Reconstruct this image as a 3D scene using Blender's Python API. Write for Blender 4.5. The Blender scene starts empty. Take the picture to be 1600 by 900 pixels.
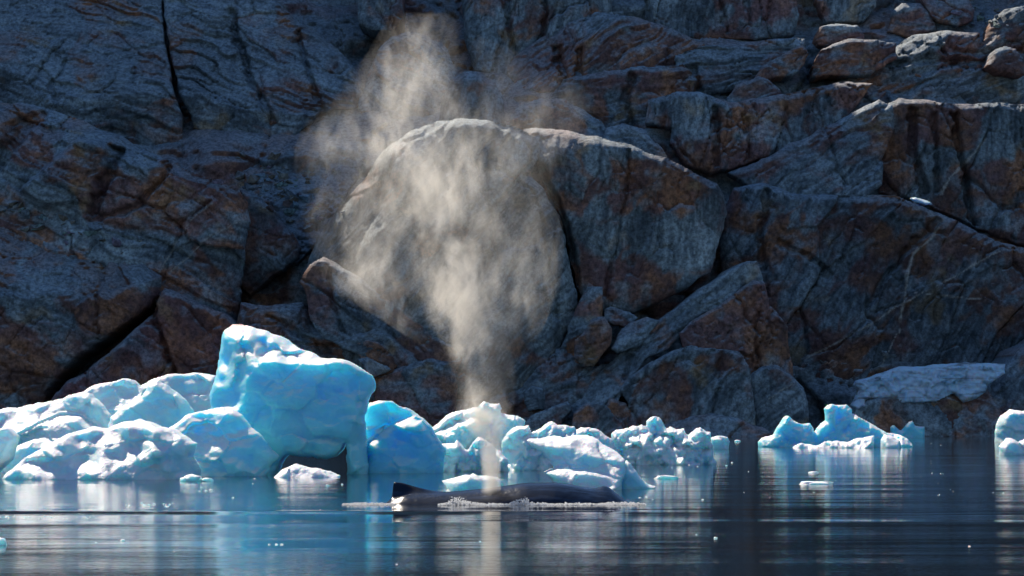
import bpy, math, random
import numpy as np
from mathutils import Vector
from mathutils.bvhtree import BVHTree

# ------------------------------------------------------------------ camera, sky, sun, exposure
S = bpy.context.scene
FPX = 5100.0          # focal length in photo pixels (1600 wide)
HC = 3.0              # eye height above the water
HOR = 637.0           # photo row of the horizon

cam_data = bpy.data.cameras.new('camera')
cam_data.sensor_width = 36.0
cam_data.lens = 36.0 * FPX / 1600.0
cam_data.shift_y = (HOR - 450.0) / 1600.0
cam_data.clip_start = 0.5
cam_data.clip_end = 20000.0
cam = bpy.data.objects.new('camera', cam_data)
S.collection.objects.link(cam)
cam.location = (0, 0, HC)
cam.rotation_euler = (math.radians(90), 0, 0)
S.camera = cam

SUN_EL = math.radians(48.0)
SUN_AZ = math.radians(-30.0)      # from straight ahead (+Y), negative = towards the left
to_sun = Vector((math.sin(SUN_AZ) * math.cos(SUN_EL), math.cos(SUN_AZ) * math.cos(SUN_EL), math.sin(SUN_EL)))

world = bpy.data.worlds.new('World')
S.world = world
world.use_nodes = True
wn = world.node_tree.nodes
sky = wn.new('ShaderNodeTexSky')
sky.sky_type = 'NISHITA'
sky.sun_disc = False
sky.sun_elevation = SUN_EL
sky.sun_rotation = SUN_AZ
sky.air_density = 1.0
sky.dust_density = 0.0
sky.ozone_density = 8.0
world.node_tree.links.new(sky.outputs[0], wn['Background'].inputs[0])
wn['Background'].inputs[1].default_value = 0.08

sun_data = bpy.data.lights.new('sun', 'SUN')
sun_data.energy = 5.0
sun_data.angle = math.radians(0.5)
sun_data.color = (1.0, 0.90, 0.76)
sun = bpy.data.objects.new('sun', sun_data)
S.collection.objects.link(sun)
sun.rotation_euler = to_sun.to_track_quat('Z', 'Y').to_euler()
sun.location = (0, 0, 200)

S.view_settings.view_transform = 'Standard'
S.view_settings.look = 'None'
S.view_settings.exposure = 0.5
S.view_settings.gamma = 1.0
S.view_settings.use_curve_mapping = False
S.render.engine = 'CYCLES'
S.cycles.use_denoising = True
S.cycles.max_bounces = 6
S.cycles.diffuse_bounces = 2
S.cycles.glossy_bounces = 3
S.cycles.transmission_bounces = 2
S.cycles.volume_bounces = 2
S.cycles.volume_step_rate = 0.24
S.cycles.use_adaptive_sampling = True
S.cycles.adaptive_threshold = 0.02
S.cycles.caustics_reflective = False
S.cycles.caustics_refractive = False
S.cycles.sample_clamp_indirect = 4.0

# ------------------------------------------------------------------ numpy noise
def _hash(ix, iy, seed):
    h = (ix.astype(np.int64) * 374761393 + iy.astype(np.int64) * 668265263 + seed * 974711 + 1013904223) & 0xFFFFFFFF
    h = ((h ^ (h >> 13)) * 1274126177) & 0xFFFFFFFF
    h = (h ^ (h >> 16)) * 2246822519 & 0xFFFFFFFF
    return (h ^ (h >> 15)) & 0xFFFFFFFF

def rnd(ix, iy, seed):
    return _hash(ix, iy, seed).astype(np.float64) / 4294967295.0

def perlin(x, y, seed=0):
    x0 = np.floor(x); y0 = np.floor(y)
    fx = x - x0; fy = y - y0
    u = fx * fx * fx * (fx * (fx * 6 - 15) + 10)
    v = fy * fy * fy * (fy * (fy * 6 - 15) + 10)
    def g(ox, oy):
        a = rnd(x0 + ox, y0 + oy, seed) * 2 * np.pi
        return np.cos(a) * (fx - ox) + np.sin(a) * (fy - oy)
    n0 = g(0, 0) * (1 - u) + g(1, 0) * u
    n1 = g(0, 1) * (1 - u) + g(1, 1) * u
    return (n0 * (1 - v) + n1 * v) * 1.5

def fbm(x, y, seed=0, octv=4, gain=0.5, lac=2.03):
    s = np.zeros_like(x); a = 1.0; f = 1.0; t = 0
    for i in range(octv):
        s += a * perlin(x * f + 17.3 * i, y * f - 9.1 * i, seed + i * 13)
        t += a; a *= gain; f *= lac
    return s / t

def voronoi(x, y, seed=0, jit=0.9):
    ix = np.floor(x); iy = np.floor(y)
    f1 = np.full(x.shape, 1e9); f2 = np.full(x.shape, 1e9)
    cx = np.zeros_like(x); cy = np.zeros_like(x); px = np.zeros_like(x); py = np.zeros_like(x)
    for oy in (-1, 0, 1):
        for ox in (-1, 0, 1):
            jx = ix + ox; jy = iy + oy
            qx = jx + 0.5 + (rnd(jx, jy, seed) - 0.5) * jit
            qy = jy + 0.5 + (rnd(jx, jy, seed + 71) - 0.5) * jit
            d = (x - qx) ** 2 + (y - qy) ** 2
            c = d < f1
            f2 = np.where(c, f1, np.minimum(f2, d))
            f1 = np.where(c, d, f1)
            cx = np.where(c, jx, cx); cy = np.where(c, jy, cy)
            px = np.where(c, qx, px); py = np.where(c, qy, py)
    return np.sqrt(f1), np.sqrt(f2), cx, cy, x - px, y - py

def sstep(a, b, x):
    t = np.clip((x - a) / (b - a), 0, 1)
    return t * t * (3 - 2 * t)

# ------------------------------------------------------------------ picture <-> place
def WX(px, Y): return (px - 800.0) / FPX * Y
def WZ(py, Y): return HC + (HOR - py) / FPX * Y
def water_depth(py): return FPX * HC / (py - HOR)

# ------------------------------------------------------------------ relief builder
def dist_poly(x, z, poly):
    """signed distance (positive inside) and nearest boundary point"""
    n = len(poly)
    best = np.full(x.shape, 1e18); bx = np.zeros_like(x); bz = np.zeros_like(x)
    inside = np.zeros(x.shape, bool)
    for i in range(n):
        ax, az = poly[i]; cx, cz = poly[(i + 1) % n]
        ex, ez = cx - ax, cz - az
        L = ex * ex + ez * ez + 1e-12
        t = np.clip(((x - ax) * ex + (z - az) * ez) / L, 0, 1)
        qx = ax + t * ex; qz = az + t * ez
        d = (x - qx) ** 2 + (z - qz) ** 2
        m = d < best
        best = np.where(m, d, best); bx = np.where(m, qx, bx); bz = np.where(m, qz, bz)
        if az != cz:
            hit = ((az > z) != (cz > z)) & (x < ex * (z - az) / (cz - az) + ax)
            inside ^= hit
    d = np.sqrt(best)
    return np.where(inside, d, -d), bx, bz

def rough_outline(pts, step, amp, freq, seed, smooth=0):
    """resample a closed outline and roughen it"""
    P = np.array(pts, float)
    for _ in range(smooth):
        A = P; B = np.roll(P, -1, 0)
        P = np.empty((len(A) * 2, 2)); P[0::2] = A * .75 + B * .25; P[1::2] = A * .25 + B * .75
    out = []
    n = len(P)
    for i in range(n):
        a = P[i]; b = P[(i + 1) % n]
        k = max(1, int(np.hypot(*(b - a)) / step))
        for j in range(k):
            out.append(a + (b - a) * j / k)
    Q = np.array(out)
    nx = fbm(Q[:, 0] * freq, Q[:, 1] * freq, seed, 3)
    nz = fbm(Q[:, 0] * freq + 31, Q[:, 1] * freq + 57, seed + 5, 3)
    Q[:, 0] += nx * amp; Q[:, 1] += nz * amp
    return Q

def plane_set(X, Z, planes, Y0, k=0.0):
    t = None
    for (px, py, t0, lean, yaw) in planes:
        v = t0 - math.tan(math.radians(lean)) * (Z - WZ(py, Y0)) - math.tan(math.radians(yaw)) * (X - WX(px, Y0))
        if t is None: t = v
        elif k > 0:
            h = np.clip(0.5 + 0.5 * (v - t) / k, 0, 1)
            t = v * (1 - h) + t * h - k * h * (1 - h)
        else: t = np.minimum(t, v)
    return t

def relief(lobes, Y0, cell, seed, oamp, ofreq, R, kround, warp, wfreq, ksm, disp=None, back=None, thick=10.0, osm=0, minz=None, hard=False):
    """lobes: list of dict(poly, planes, R). Returns verts, faces, (X,Z,t) of the front sheet"""
    polys = []
    for i, lb in enumerate(lobes):
        w = [(WX(a, Y0), WZ(b, Y0)) for a, b in lb['poly']]
        polys.append(rough_outline(w, max(cell * 3.0, 0.01), lb.get('oamp', oamp), ofreq, seed + i * 101, lb.get('osm', osm)))
    allp = np.concatenate(polys)
    x0, z0 = allp.min(0) - cell * 2; x1, z1 = allp.max(0) + cell * 2
    if minz is not None: z0 = max(z0, minz)
    nx = int((x1 - x0) / cell) + 1; nz = int((z1 - z0) / cell) + 1
    gx, gz = np.meshgrid(x0 + np.arange(nx) * cell, z0 + np.arange(nz) * cell)
    X = gx.ravel(); Z = gz.ravel()
    D = np.full(X.shape, -1e9); BX = X.copy(); BZ = Z.copy()
    ds = []
    for lb, pl in zip(lobes, polys):
        d = np.full(X.shape, -1e9); bx = X.copy(); bz = Z.copy()
        lo = pl.min(0) - cell * 2; hi = pl.max(0) + cell * 2
        m = (X >= lo[0]) & (X <= hi[0]) & (Z >= lo[1]) & (Z <= hi[1])
        d[m], bx[m], bz[m] = dist_poly(X[m], Z[m], pl)
        ds.append((d, bz))
        c = d > D
        D = np.where(c, d, D); BX = np.where(c, bx, BX); BZ = np.where(c, bz, BZ)
    keep = D > -0.72 * cell
    snap = keep & (D < 0)
    X = np.where(snap, BX, X); Z = np.where(snap, BZ, Z)
    wx = fbm(X * wfreq, Z * wfreq, seed + 900, 3) * warp
    wz = fbm(X * wfreq + 40, Z * wfreq + 11, seed + 907, 3) * warp
    T = np.full(X.shape, -1e9)
    for lb, (d, lbz) in zip(lobes, ds):
        r = lb.get('R', R); kr = lb.get('k', kround)
        dd = np.clip(d, 0, None)
        e = np.clip(1 - dd / r, 0, 1)
        if hard:
            up = (lbz - Z) / np.maximum(dd, 1e-3)
            fall = r * kr * (e * e) * (0.30 + 0.70 * sstep(-0.7, 0.2, up))
        else:
            fall = r * kr * (1 - np.sqrt(np.clip(1 - e * e, 0, 1)))
        t = plane_set(X + wx, Z + wz, lb['planes'], Y0, ksm) - fall
        if T.max() < -1e8:
            T = np.where(d > -0.72 * cell, t, T)
        else:
            wgt = sstep(-3.0 * cell, 2.0 * cell, d)
            hi = np.maximum(T, t)
            T = np.where(T < -1e8, np.where(d > -0.72 * cell, t, T), T * (1 - wgt) + hi * wgt)
    Dc = np.clip(D, 0, None)
    if disp is not None:
        T = T + disp(X, Z, Dc)
    idx = -np.ones(X.shape, int)
    kk = np.nonzero(keep)[0]
    idx[kk] = np.arange(len(kk))
    idg = idx.reshape(nz, nx)
    a = idg[:-1, :-1].ravel(); b = idg[:-1, 1:].ravel(); c = idg[1:, 1:].ravel(); d_ = idg[1:, :-1].ravel()
    ok = (a >= 0) & (b >= 0) & (c >= 0) & (d_ >= 0)
    # drop cells lying wholly outside (concave corners)
    Dg = D.reshape(nz, nx)
    mx = np.maximum.reduce([Dg[:-1, :-1], Dg[:-1, 1:], Dg[1:, 1:], Dg[1:, :-1]]).ravel()
    ok &= mx > 0
    F = np.stack([a[ok], b[ok], c[ok], d_[ok]], 1)
    used = np.zeros(len(kk), bool); used[F.ravel()] = True
    remap = -np.ones(len(kk), int); remap[used] = np.arange(used.sum())
    kk = kk[used]; F = remap[F]
    Xf, Zf, Tf, Df = X[kk], Z[kk], T[kk], Dc[kk]
    n = len(kk)
    V = np.stack([Xf, Y0 - Tf, Zf], 1)
    # boundary edges
    E = np.concatenate([F[:, [0, 1]], F[:, [1, 2]], F[:, [2, 3]], F[:, [3, 0]]])
    key = np.minimum(E[:, 0], E[:, 1]) * (n + 1) + np.maximum(E[:, 0], E[:, 1])
    _, first, cnt = np.unique(key, return_index=True, return_counts=True)
    B = E[first[cnt == 1]]
    if back is None:
        cxm, czm = Xf.mean(), Zf.mean()
        bv = np.unique(B)
        m2 = -np.ones(n, int); m2[bv] = n + np.arange(len(bv))
        VB = np.stack([Xf[bv] + (cxm - Xf[bv]) * 0.06, np.maximum(Y0 - Tf[bv], Y0) + thick, Zf[bv] + 0.0], 1)
        V = np.concatenate([V, VB])
        SK = np.stack([B[:, 1], B[:, 0], m2[B[:, 0]], m2[B[:, 1]]], 1)
        faces = np.concatenate([F, SK])
    else:
        Yb = back(Xf, Zf, Df)
        Yb = np.maximum(Yb, V[:, 1] + 0.04)
        VB = np.stack([Xf, Yb, Zf], 1)
        V = np.concatenate([V, VB])
        SK = np.stack([B[:, 1], B[:, 0], B[:, 0] + n, B[:, 1] + n], 1)
        faces = np.concatenate([F, F[:, ::-1] + n, SK])
    return V, faces, (Xf, Zf, Tf, Df, n)

def mesh_obj(name, V, F, mat, origin=None, smooth=True, attrs=None, parent=None):
    V = np.asarray(V, float)
    if origin is None:
        origin = ((V[:, 0].min() + V[:, 0].max()) / 2, (V[:, 1].min() + V[:, 1].max()) / 2, max(V[:, 2].min(), 0.0))
    V = V - np.array(origin)
    me = bpy.data.meshes.new(name)
    F = np.asarray(F)
    nv, nf, k = len(V), len(F), F.shape[1]
    me.vertices.add(nv); me.vertices.foreach_set('co', V.astype(np.float32).ravel())
    me.loops.add(nf * k); me.loops.foreach_set('vertex_index', F.astype(np.int32).ravel())
    me.polygons.add(nf)
    me.polygons.foreach_set('loop_start', (np.arange(nf) * k).astype(np.int32))
    me.polygons.foreach_set('use_smooth', np.full(nf, smooth))
    me.update(calc_edges=True)
    if attrs:
        for an, av in attrs.items():
            at = me.attributes.new(an, 'FLOAT_COLOR', 'POINT')
            full = np.ones((nv, 4), np.float32) * 0.2; full[:len(av), :3] = av
            at.data.foreach_set('color', full.ravel())
    me.materials.append(mat)
    o = bpy.data.objects.new(name, me)
    o.location = origin
    S.collection.objects.link(o)
    if parent is not None: o.parent = parent
    return o

def tag(o, label=None, cat=None, group=None, kind=None):
    if label: o['label'] = label
    if cat: o['category'] = cat
    if group: o['group'] = group
    if kind: o['kind'] = kind
    return o

# ------------------------------------------------------------------ materials
def new_mat(name):
    m = bpy.data.materials.new(name); m.use_nodes = True
    nt = m.node_tree
    return m, nt, nt.nodes['Principled BSDF'], nt.nodes['Material Output']

def N(nt, t, **kw):
    n = nt.nodes.new(t)
    for k, v in kw.items(): setattr(n, k, v)
    return n

def mixc(nt, fac, a, b, mode='MIX'):
    n = nt.nodes.new('ShaderNodeMix'); n.data_type = 'RGBA'; n.blend_type = mode
    for s, v in ((0, fac), (6, a), (7, b)):
        if isinstance(v, (int, float)): n.inputs[s].default_value = v
        elif isinstance(v, tuple): n.inputs[s].default_value = (*v, 1) if len(v) == 3 else v
        else: nt.links.new(v, n.inputs[s])
    return n.outputs[2]

def mth(nt, op, a, b=None, c=None, clamp=False):
    n = nt.nodes.new('ShaderNodeMath'); n.operation = op; n.use_clamp = clamp
    for s, v in ((0, a), (1, b), (2, c)):
        if v is None: continue
        if isinstance(v, (int, float)): n.inputs[s].default_value = v
        else: nt.links.new(v, n.inputs[s])
    return n.outputs[0]

def ramp(nt, fac, a, b, smooth=True):
    n = nt.nodes.new('ShaderNodeMapRange'); n.interpolation_type = 'SMOOTHSTEP' if smooth else 'LINEAR'
    n.inputs[1].default_value = a; n.inputs[2].default_value = b
    nt.links.new(fac, n.inputs[0])
    return n.outputs[0]

def noise(nt, vec, scale, detail=4, rough=0.55, dist=0.0):
    n = nt.nodes.new('ShaderNodeTexNoise')
    n.inputs['Scale'].default_value = scale; n.inputs['Detail'].default_value = detail
    n.inputs['Roughness'].default_value = rough; n.inputs['Distortion'].default_value = dist
    if vec is not None: nt.links.new(vec, n.inputs['Vector'])
    return n.outputs['Fac']

def mapping(nt, vec, rot=(0, 0, 0), scale=(1, 1, 1)):
    n = nt.nodes.new('ShaderNodeMapping')
    n.inputs['Rotation'].default_value = rot; n.inputs['Scale'].default_value = scale
    nt.links.new(vec, n.inputs['Vector'])
    return n.outputs[0]

def attr(nt, name):
    n = nt.nodes.new('ShaderNodeAttribute'); n.attribute_name = name
    return n.outputs['Fac']

def rock_material():
    m, nt, P, out = new_mat('gneiss_rock')
    geo = N(nt, 'ShaderNodeNewGeometry'); pos = geo.outputs['Position']
    at = N(nt, 'ShaderNodeAttribute'); at.attribute_name = 'rock_colour'
    # sky light painted pale onto upward ice-polished stone; broken fronts keep their rust
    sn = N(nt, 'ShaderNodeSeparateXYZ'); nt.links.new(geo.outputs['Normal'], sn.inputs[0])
    top_skylight = mth(nt, 'MULTIPLY', ramp(nt, mth(nt, 'ADD', sn.outputs[2], mth(nt, 'MULTIPLY', mth(nt, 'SUBTRACT', noise(nt, pos, 0.5, 3, 0.6), 0.5), 0.5)), 0.30, 0.72), 0.55)
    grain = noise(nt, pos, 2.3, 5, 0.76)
    stone = mixc(nt, top_skylight, at.outputs['Color'], (0.29, 0.345, 0.38))
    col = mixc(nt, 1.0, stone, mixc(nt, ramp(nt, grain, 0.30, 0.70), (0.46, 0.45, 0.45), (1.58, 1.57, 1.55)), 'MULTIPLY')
    nt.links.new(col, P.inputs['Base Color'])
    P.inputs['Roughness'].default_value = 0.72
    P.inputs['Specular IOR Level'].default_value = 0.4
    b1 = N(nt, 'ShaderNodeBump'); b1.inputs['Strength'].default_value = 0.9; b1.inputs['Distance'].default_value = 0.24
    nt.links.new(grain, b1.inputs['Height'])
    nt.links.new(b1.outputs[0], P.inputs['Normal'])
    return m

def ice_material(name, blue, white, radius, scale, dirt=0.0, up0=0.15, up1=0.65):
    m, nt, P, out = new_mat(name)
    geo = N(nt, 'ShaderNodeNewGeometry')
    pos = geo.outputs['Position']
    sep = N(nt, 'ShaderNodeSeparateXYZ'); nt.links.new(geo.outputs['Normal'], sep.inputs[0])
    n1 = noise(nt, pos, 0.55, 4, 0.55, 0.5)
    n2 = noise(nt, pos, 3.2, 5, 0.6)
    n3 = noise(nt, pos, 14.0, 4, 0.65)
    crust = mth(nt, 'ADD', sep.outputs[2], mth(nt, 'MULTIPLY', mth(nt, 'SUBTRACT', n1, 0.5), 0.7))
    cf = ramp(nt, crust, up0, up1)
    blue2 = tuple(min(1, c * k) for c, k in zip(blue, (1.9, 1.22, 1.06)))
    bl = mixc(nt, ramp(nt, n1, 0.25, 0.75), blue, blue2)
    col = mixc(nt, cf, bl, white)
    if dirt:
        dl = noise(nt, mapping(nt, pos, rot=(0, math.radians(14), 0), scale=(0.22, 0.3, 1.5)), 1.0, 6, 0.65, 0.7)
        col = mixc(nt, mth(nt, 'MULTIPLY', ramp(nt, dl, 0.5, 0.66), dirt), col, (0.12, 0.105, 0.09))
    nt.links.new(col, P.inputs['Base Color'])
    P.inputs['Roughness'].default_value = 0.42
    P.inputs['IOR'].default_value = 1.31
    P.inputs['Subsurface Weight'].default_value = 1.0
    P.inputs['Subsurface Radius'].default_value = radius
    nt.links.new(mth(nt, 'ADD', mth(nt, 'MULTIPLY', mth(nt, 'SUBTRACT', 1.0, cf), scale), 0.05), P.inputs['Subsurface Scale'])
    P.subsurface_method = 'RANDOM_WALK'
    b = N(nt, 'ShaderNodeBump'); b.inputs['Strength'].default_value = 0.8; b.inputs['Distance'].default_value = 0.10
    nt.links.new(mth(nt, 'ADD', n2, mth(nt, 'MULTIPLY', n3, 0.35)), b.inputs['Height'])
    nt.links.new(b.outputs[0], P.inputs['Normal'])
    return m

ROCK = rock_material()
ICE_BLUE = ice_material('deep_blue_ice', (0.20, 0.70, 0.92), (0.94, 0.96, 0.975), (0.16, 0.66, 1.0), 1.7, up0=0.35, up1=1.0)
ICE_WHITE = ice_material('white_ice', (0.42, 0.80, 0.95), (0.95, 0.965, 0.975), (0.30, 0.75, 1.0), 0.8, up0=0.2, up1=0.9)
ICE_DIRTY = ice_material('dirty_snow', (0.38, 0.60, 0.76), (0.62, 0.76, 0.84), (0.4, 0.7, 1.0), 0.25, dirt=0.85)

# ------------------------------------------------------------------ water
def water_material():
    m, nt, P, out = new_mat('fjord_water')
    pos = N(nt, 'ShaderNodeNewGeometry').outputs['Position']
    P.inputs['Base Color'].default_value = (0.004, 0.011, 0.018, 1)
    P.inputs['Roughness'].default_value = 0.05
    P.inputs['IOR'].default_value = 1.333
    a = noise(nt, mapping(nt, pos, scale=(0.6, 1.0, 1)), 5.5, 3, 0.5, 0.2)
    c = noise(nt, mapping(nt, pos, scale=(0.4, 1.0, 1)), 0.45, 2, 0.5, 0.3)
    patch = ramp(nt, noise(nt, mapping(nt, pos, scale=(0.35, 1.0, 1)), 0.06, 3, 0.5), 0.36, 0.62)
    sy = N(nt, 'ShaderNodeSeparateXYZ'); nt.links.new(pos, sy.inputs[0])
    wedge = mth(nt, 'ADD', sy.outputs[1], mth(nt, 'MULTIPLY', mth(nt, 'SUBTRACT', noise(nt, mapping(nt, pos, scale=(0.5, 1, 1)), 0.12, 3, 0.5), 0.5), 9.0))
    near = mth(nt, 'ADD', mth(nt, 'MULTIPLY', ramp(nt, wedge, 99.0, 88.0), 0.25), 1.0)
    a = mth(nt, 'MULTIPLY', a, near); c = mth(nt, 'MULTIPLY', c, near)
    h = mth(nt, 'ADD', mth(nt, 'MULTIPLY', mth(nt, 'MULTIPLY', a, 0.0044), mth(nt, 'ADD', mth(nt, 'MULTIPLY', patch, 0.8), 0.3)), mth(nt, 'MULTIPLY', c, 0.009))
    b = N(nt, 'ShaderNodeBump'); b.inputs['Strength'].default_value = 1.0; b.inputs['Distance'].default_value = 1.0
    nt.links.new(h, b.inputs['Height'])
    nt.links.new(b.outputs[0], P.inputs['Normal'])
    return m
WATER = water_material()

def build_water():
    xs = np.concatenate([[-4000, -1500, -500, -150], np.arange(-60, 61, 2.0), [150, 500, 1500, 4000]])
    ys = np.concatenate([[-4000, -1000, -200, 0, 30], np.arange(40, 130, 0.35), np.arange(130, 360, 1.2), [500, 1500, 6000]])
    X, Y = np.meshgrid(xs, ys)
    inner = sstep(40, 55, Y) * (1 - sstep(180, 330, Y)) * (1 - sstep(40, 60, np.abs(X)))
    Z = 0.016 * fbm(X / 26, Y / 5.0, 5, 3) * inner
    # low swells thrown off by the whale's roll
    yc = 93.5 + 0.5 * np.sin(X / 7.0) + 0.002 * X * X
    left = 1 - sstep(-6, 8, X)
    Z += inner * left * 0.05 * np.exp(-((Y - yc) / 1.5) ** 2)
    yc2 = 84.0 + 0.6 * np.sin(X / 9.0 + 1.0)
    Z += inner * 0.03 * np.exp(-((Y - yc2) / 2.0) ** 2)
    V = np.stack([X.ravel(), Y.ravel(), Z.ravel()], 1)
    nx, ny = len(xs), len(ys)
    i = (np.arange(ny - 1)[:, None] * nx + np.arange(nx - 1)[None, :]).ravel()
    F = np.stack([i, i + 1, i + nx + 1, i + nx], 1)
    o = mesh_obj('water', V, F, WATER, origin=(0, 0, 0))
    tag(o, 'calm dark fjord water with faint ripples and long ice reflections', kind='structure')
build_water()

# ------------------------------------------------------------------ rock
def polyline_dist(X, Z, pts, Y0):
    best = np.full(X.shape, 1e9)
    W = [(WX(a, Y0), WZ(b, Y0)) for a, b in pts]
    for (ax, az), (cx, cz) in zip(W[:-1], W[1:]):
        ex, ez = cx - ax, cz - az
        t = np.clip(((X - ax) * ex + (Z - az) * ez) / (ex * ex + ez * ez + 1e-9), 0, 1)
        best = np.minimum(best, np.hypot(X - ax - t * ex, Z - az - t * ez))
    return best

def rock_fields(X, Z, ang, amp, seed, Y0, cracks, veins, rust, D=None, cellsize=1.0, tint=(1, 1, 1)):
    """displacement towards the viewer, plus colour fields"""
    A, Bm, C, Dn = amp
    A = A * 1.35; Bm = Bm * 1.2
    ca, sa = math.cos(math.radians(ang)), math.sin(math.radians(ang))
    u = X * ca + Z * sa; v = -X * sa + Z * ca
    w1 = fbm(u / 11, v / 7, seed + 1, 3); w2 = fbm(u / 5 + 9, v / 3, seed + 2, 3)
    vv = v + 1.6 * w1 + 0.45 * w2; uu = u + 1.2 * w2
    cs = cellsize
    f1, f2, cx, cy, lx, ly = voronoi(uu / (10.5 * cs), vv / (4.6 * cs), seed + 3)
    off = rnd(cx, cy, seed + 4) - 0.5
    tx = rnd(cx, cy, seed + 6) - 0.5; ty = rnd(cx, cy, seed + 7) - 0.5
    t = A * (1.1 * off + 1.5 * tx * lx + 1.3 * ty * ly)
    gap = f2 - f1
    gm = sstep(-0.25, 0.3, w1 + 0.5 * fbm(X / 9, Z / 9, seed + 50, 2))
    t -= A * 0.75 * gm * (1 - sstep(0.0, 0.045, gap + 0.02 * w2))
    g1, g2, dx, dy, mx, my = voronoi(uu / (3.4 * cs) + 5, vv / (1.15 * cs), seed + 8)
    o2 = rnd(dx, dy, seed + 9) - 0.5
    mask = sstep(0.0, 0.4, fbm(X / 7 + 3, Z / 7, seed + 51, 2) + 0.1)
    t += Bm * (0.35 + 0.65 * mask) * (1.0 * o2 + 1.2 * (rnd(dx, dy, seed + 10) - 0.5) * mx + 1.2 * (rnd(dx, dy, seed + 11) - 0.5) * my)
    t -= Bm * 0.7 * (1 - sstep(0.0, 0.10, g2 - g1)) * mask
    # foliation ledges
    s1 = perlin(uu / 14, vv * 0.85, seed + 12); s2 = perlin(uu / 9, vv * 2.1, seed + 13)
    t += C * (1.0 - 2 * np.abs(s1)) * 0.6 + C * 0.4 * s2
    q1 = vv / 1.9 + 0.9 * w1 + 0.25 * perlin(uu / 4, vv / 4, seed + 62); q2 = vv / 0.62 + 1.3 * w1 + 0.4 * perlin(uu / 2, vv / 2, seed + 63)
    m1 = sstep(-0.2, 0.3, fbm(uu / 9, vv / 5, seed + 64, 2)); m2 = sstep(-0.1, 0.35, fbm(uu / 6, vv / 3, seed + 65, 2))
    t -= C * 2.0 * m1 * (q1 - np.floor(q1)) * (0.4 + rnd(np.floor(q1), np.floor(q1) * 0, seed + 66)) + C * 0.9 * m2 * (q2 - np.floor(q2))
    # hairline joints
    h1, h2, *_ = voronoi(uu / (6.0 * cs) + 0.3 * w1 + 11, vv / (2.0 * cs) + 3, seed + 70)
    hm = sstep(-0.1, 0.25, fbm(X / 6 - 5, Z / 6, seed + 71, 2))
    t -= (0.22 + 0.5 * Bm) * hm * (1 - sstep(0.012, 0.05, (h2 - h1) * (1 + 0.6 * w2)))
    k1, k2, *_ = voronoi(uu / (2.6 * cs) + 21, vv / (5.2 * cs) + 0.4 * w2, seed + 72)
    km = sstep(0.05, 0.4, fbm(X / 8 + 15, Z / 8, seed + 73, 2))
    t -= (0.18 + 0.5 * Bm) * km * (1 - sstep(0.012, 0.05, k2 - k1))
    # roughness at several sizes
    t += Dn * (1.6 * fbm(X / 6, Z / 6, seed + 14, 3) + 0.9 * fbm(X / 1.4, Z / 1.4, seed + 15, 4))
    # open joints
    for pts, wd, dp in cracks:
        jx = fbm(X / 1.6, Z / 1.6, seed + 40, 3); jz = fbm(X / 1.6 + 7, Z / 1.6 + 3, seed + 41, 3)
        pd = polyline_dist(X + 0.35 * w2 + 0.5 * jx, Z + 0.35 * w1 + 0.5 * jz, pts, Y0)
        wv = wd * (0.55 + 0.9 * np.clip(jx + 0.35, 0, 1))
        t -= dp * (1 - sstep(wv * 0.5, wv, pd))
    vein = np.zeros_like(X)
    for pts, wd in veins:
        pd = polyline_dist(X + 0.5 * w2, Z + 0.5 * w1, pts, Y0)
        wq = wd * np.clip(0.55 + 0.9 * fbm(X / 2.5, Z / 2.5, seed + 60, 3), 0.12, 1.1)
        vv_ = 1 - sstep(wq * 0.3, wq, pd)
        vein = np.maximum(vein, vv_ * 0.6)
        t += 0.06 * vv_
    # ---- colour of the stone itself
    def mx(c, f, k): return c * (1 - f[:, None]) + np.array(k) * f[:, None]
    band = fbm(u / 10, vv * 1.1, seed + 30, 4, 0.6)
    fine = fbm(u / 3.2, vv * 2.6, seed + 31, 3, 0.6)
    col = mx(np.tile(np.array((0.098, 0.120, 0.132)), (len(X), 1)), sstep(-0.45, 0.45, band + 0.6 * w1), (0.235, 0.270, 0.280))
    col = mx(col, 0.60 * sstep(0.0, 0.40, fine), (0.045, 0.062, 0.075))
    col = mx(col, 0.45 * sstep(0.05, 0.40, -fine), (0.34, 0.40, 0.42))
    streak = fbm(X * 0.75 + 0.3 * w2, Z * 0.09, seed + 32, 4, 0.6)
    col = mx(col, 0.7 * sstep(0.08, 0.45, streak), (0.042, 0.052, 0.060))
    blotch = fbm(X / 7.5 + 0.6 * w2, Z / 6.0 + 0.6 * w1, seed + 33, 5, 0.55)
    rs = rust + 0.30 * (rnd(cx, cy, seed + 20) - 0.5)
    rf = sstep(0.10, 0.36, rs * 0.72 + blotch * 0.95 + 0.10 * w1)
    small = 0.5 * fbm(X / 0.9, Z / 0.9, seed + 34, 3, 0.6) + 0.7 * fbm(X / 4, Z / 4, seed + 38, 2)
    rc = mx(np.tile(np.array((0.13, 0.055, 0.040)), (len(X), 1)), sstep(-0.3, 0.4, small), (0.34, 0.14, 0.06))
    pur = sstep(-0.1, 0.25, fbm(X / 8, Z / 8, seed + 35, 2))
    rc = rc * (1 - 0.55 * pur[:, None]) + np.array((0.17, 0.085, 0.088)) * 0.55 * pur[:, None]
    col = col * (1 - 0.9 * rf[:, None]) + rc * 0.9 * rf[:, None]
    oc = 0.5 * sstep(0.22, 0.5, fbm(X / 5.5, Z / 5.5, seed + 36, 4, 0.55))
    col = mx(col, oc, (0.36, 0.23, 0.10))
    pale = 0.5 * sstep(0.15, 0.45, fbm(X / 4.5, Z / 4.5, seed + 37, 4, 0.6))
    col = mx(col, pale, (0.35, 0.40, 0.42))
    tone = np.clip(0.5 + 0.45 * off + 0.2 * o2 + 0.6 * w1, 0, 1)
    col = col * (0.62 + 0.95 * tone)[:, None] * np.array(tint)
    col = mx(col, vein, (0.55, 0.49, 0.41))
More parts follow.
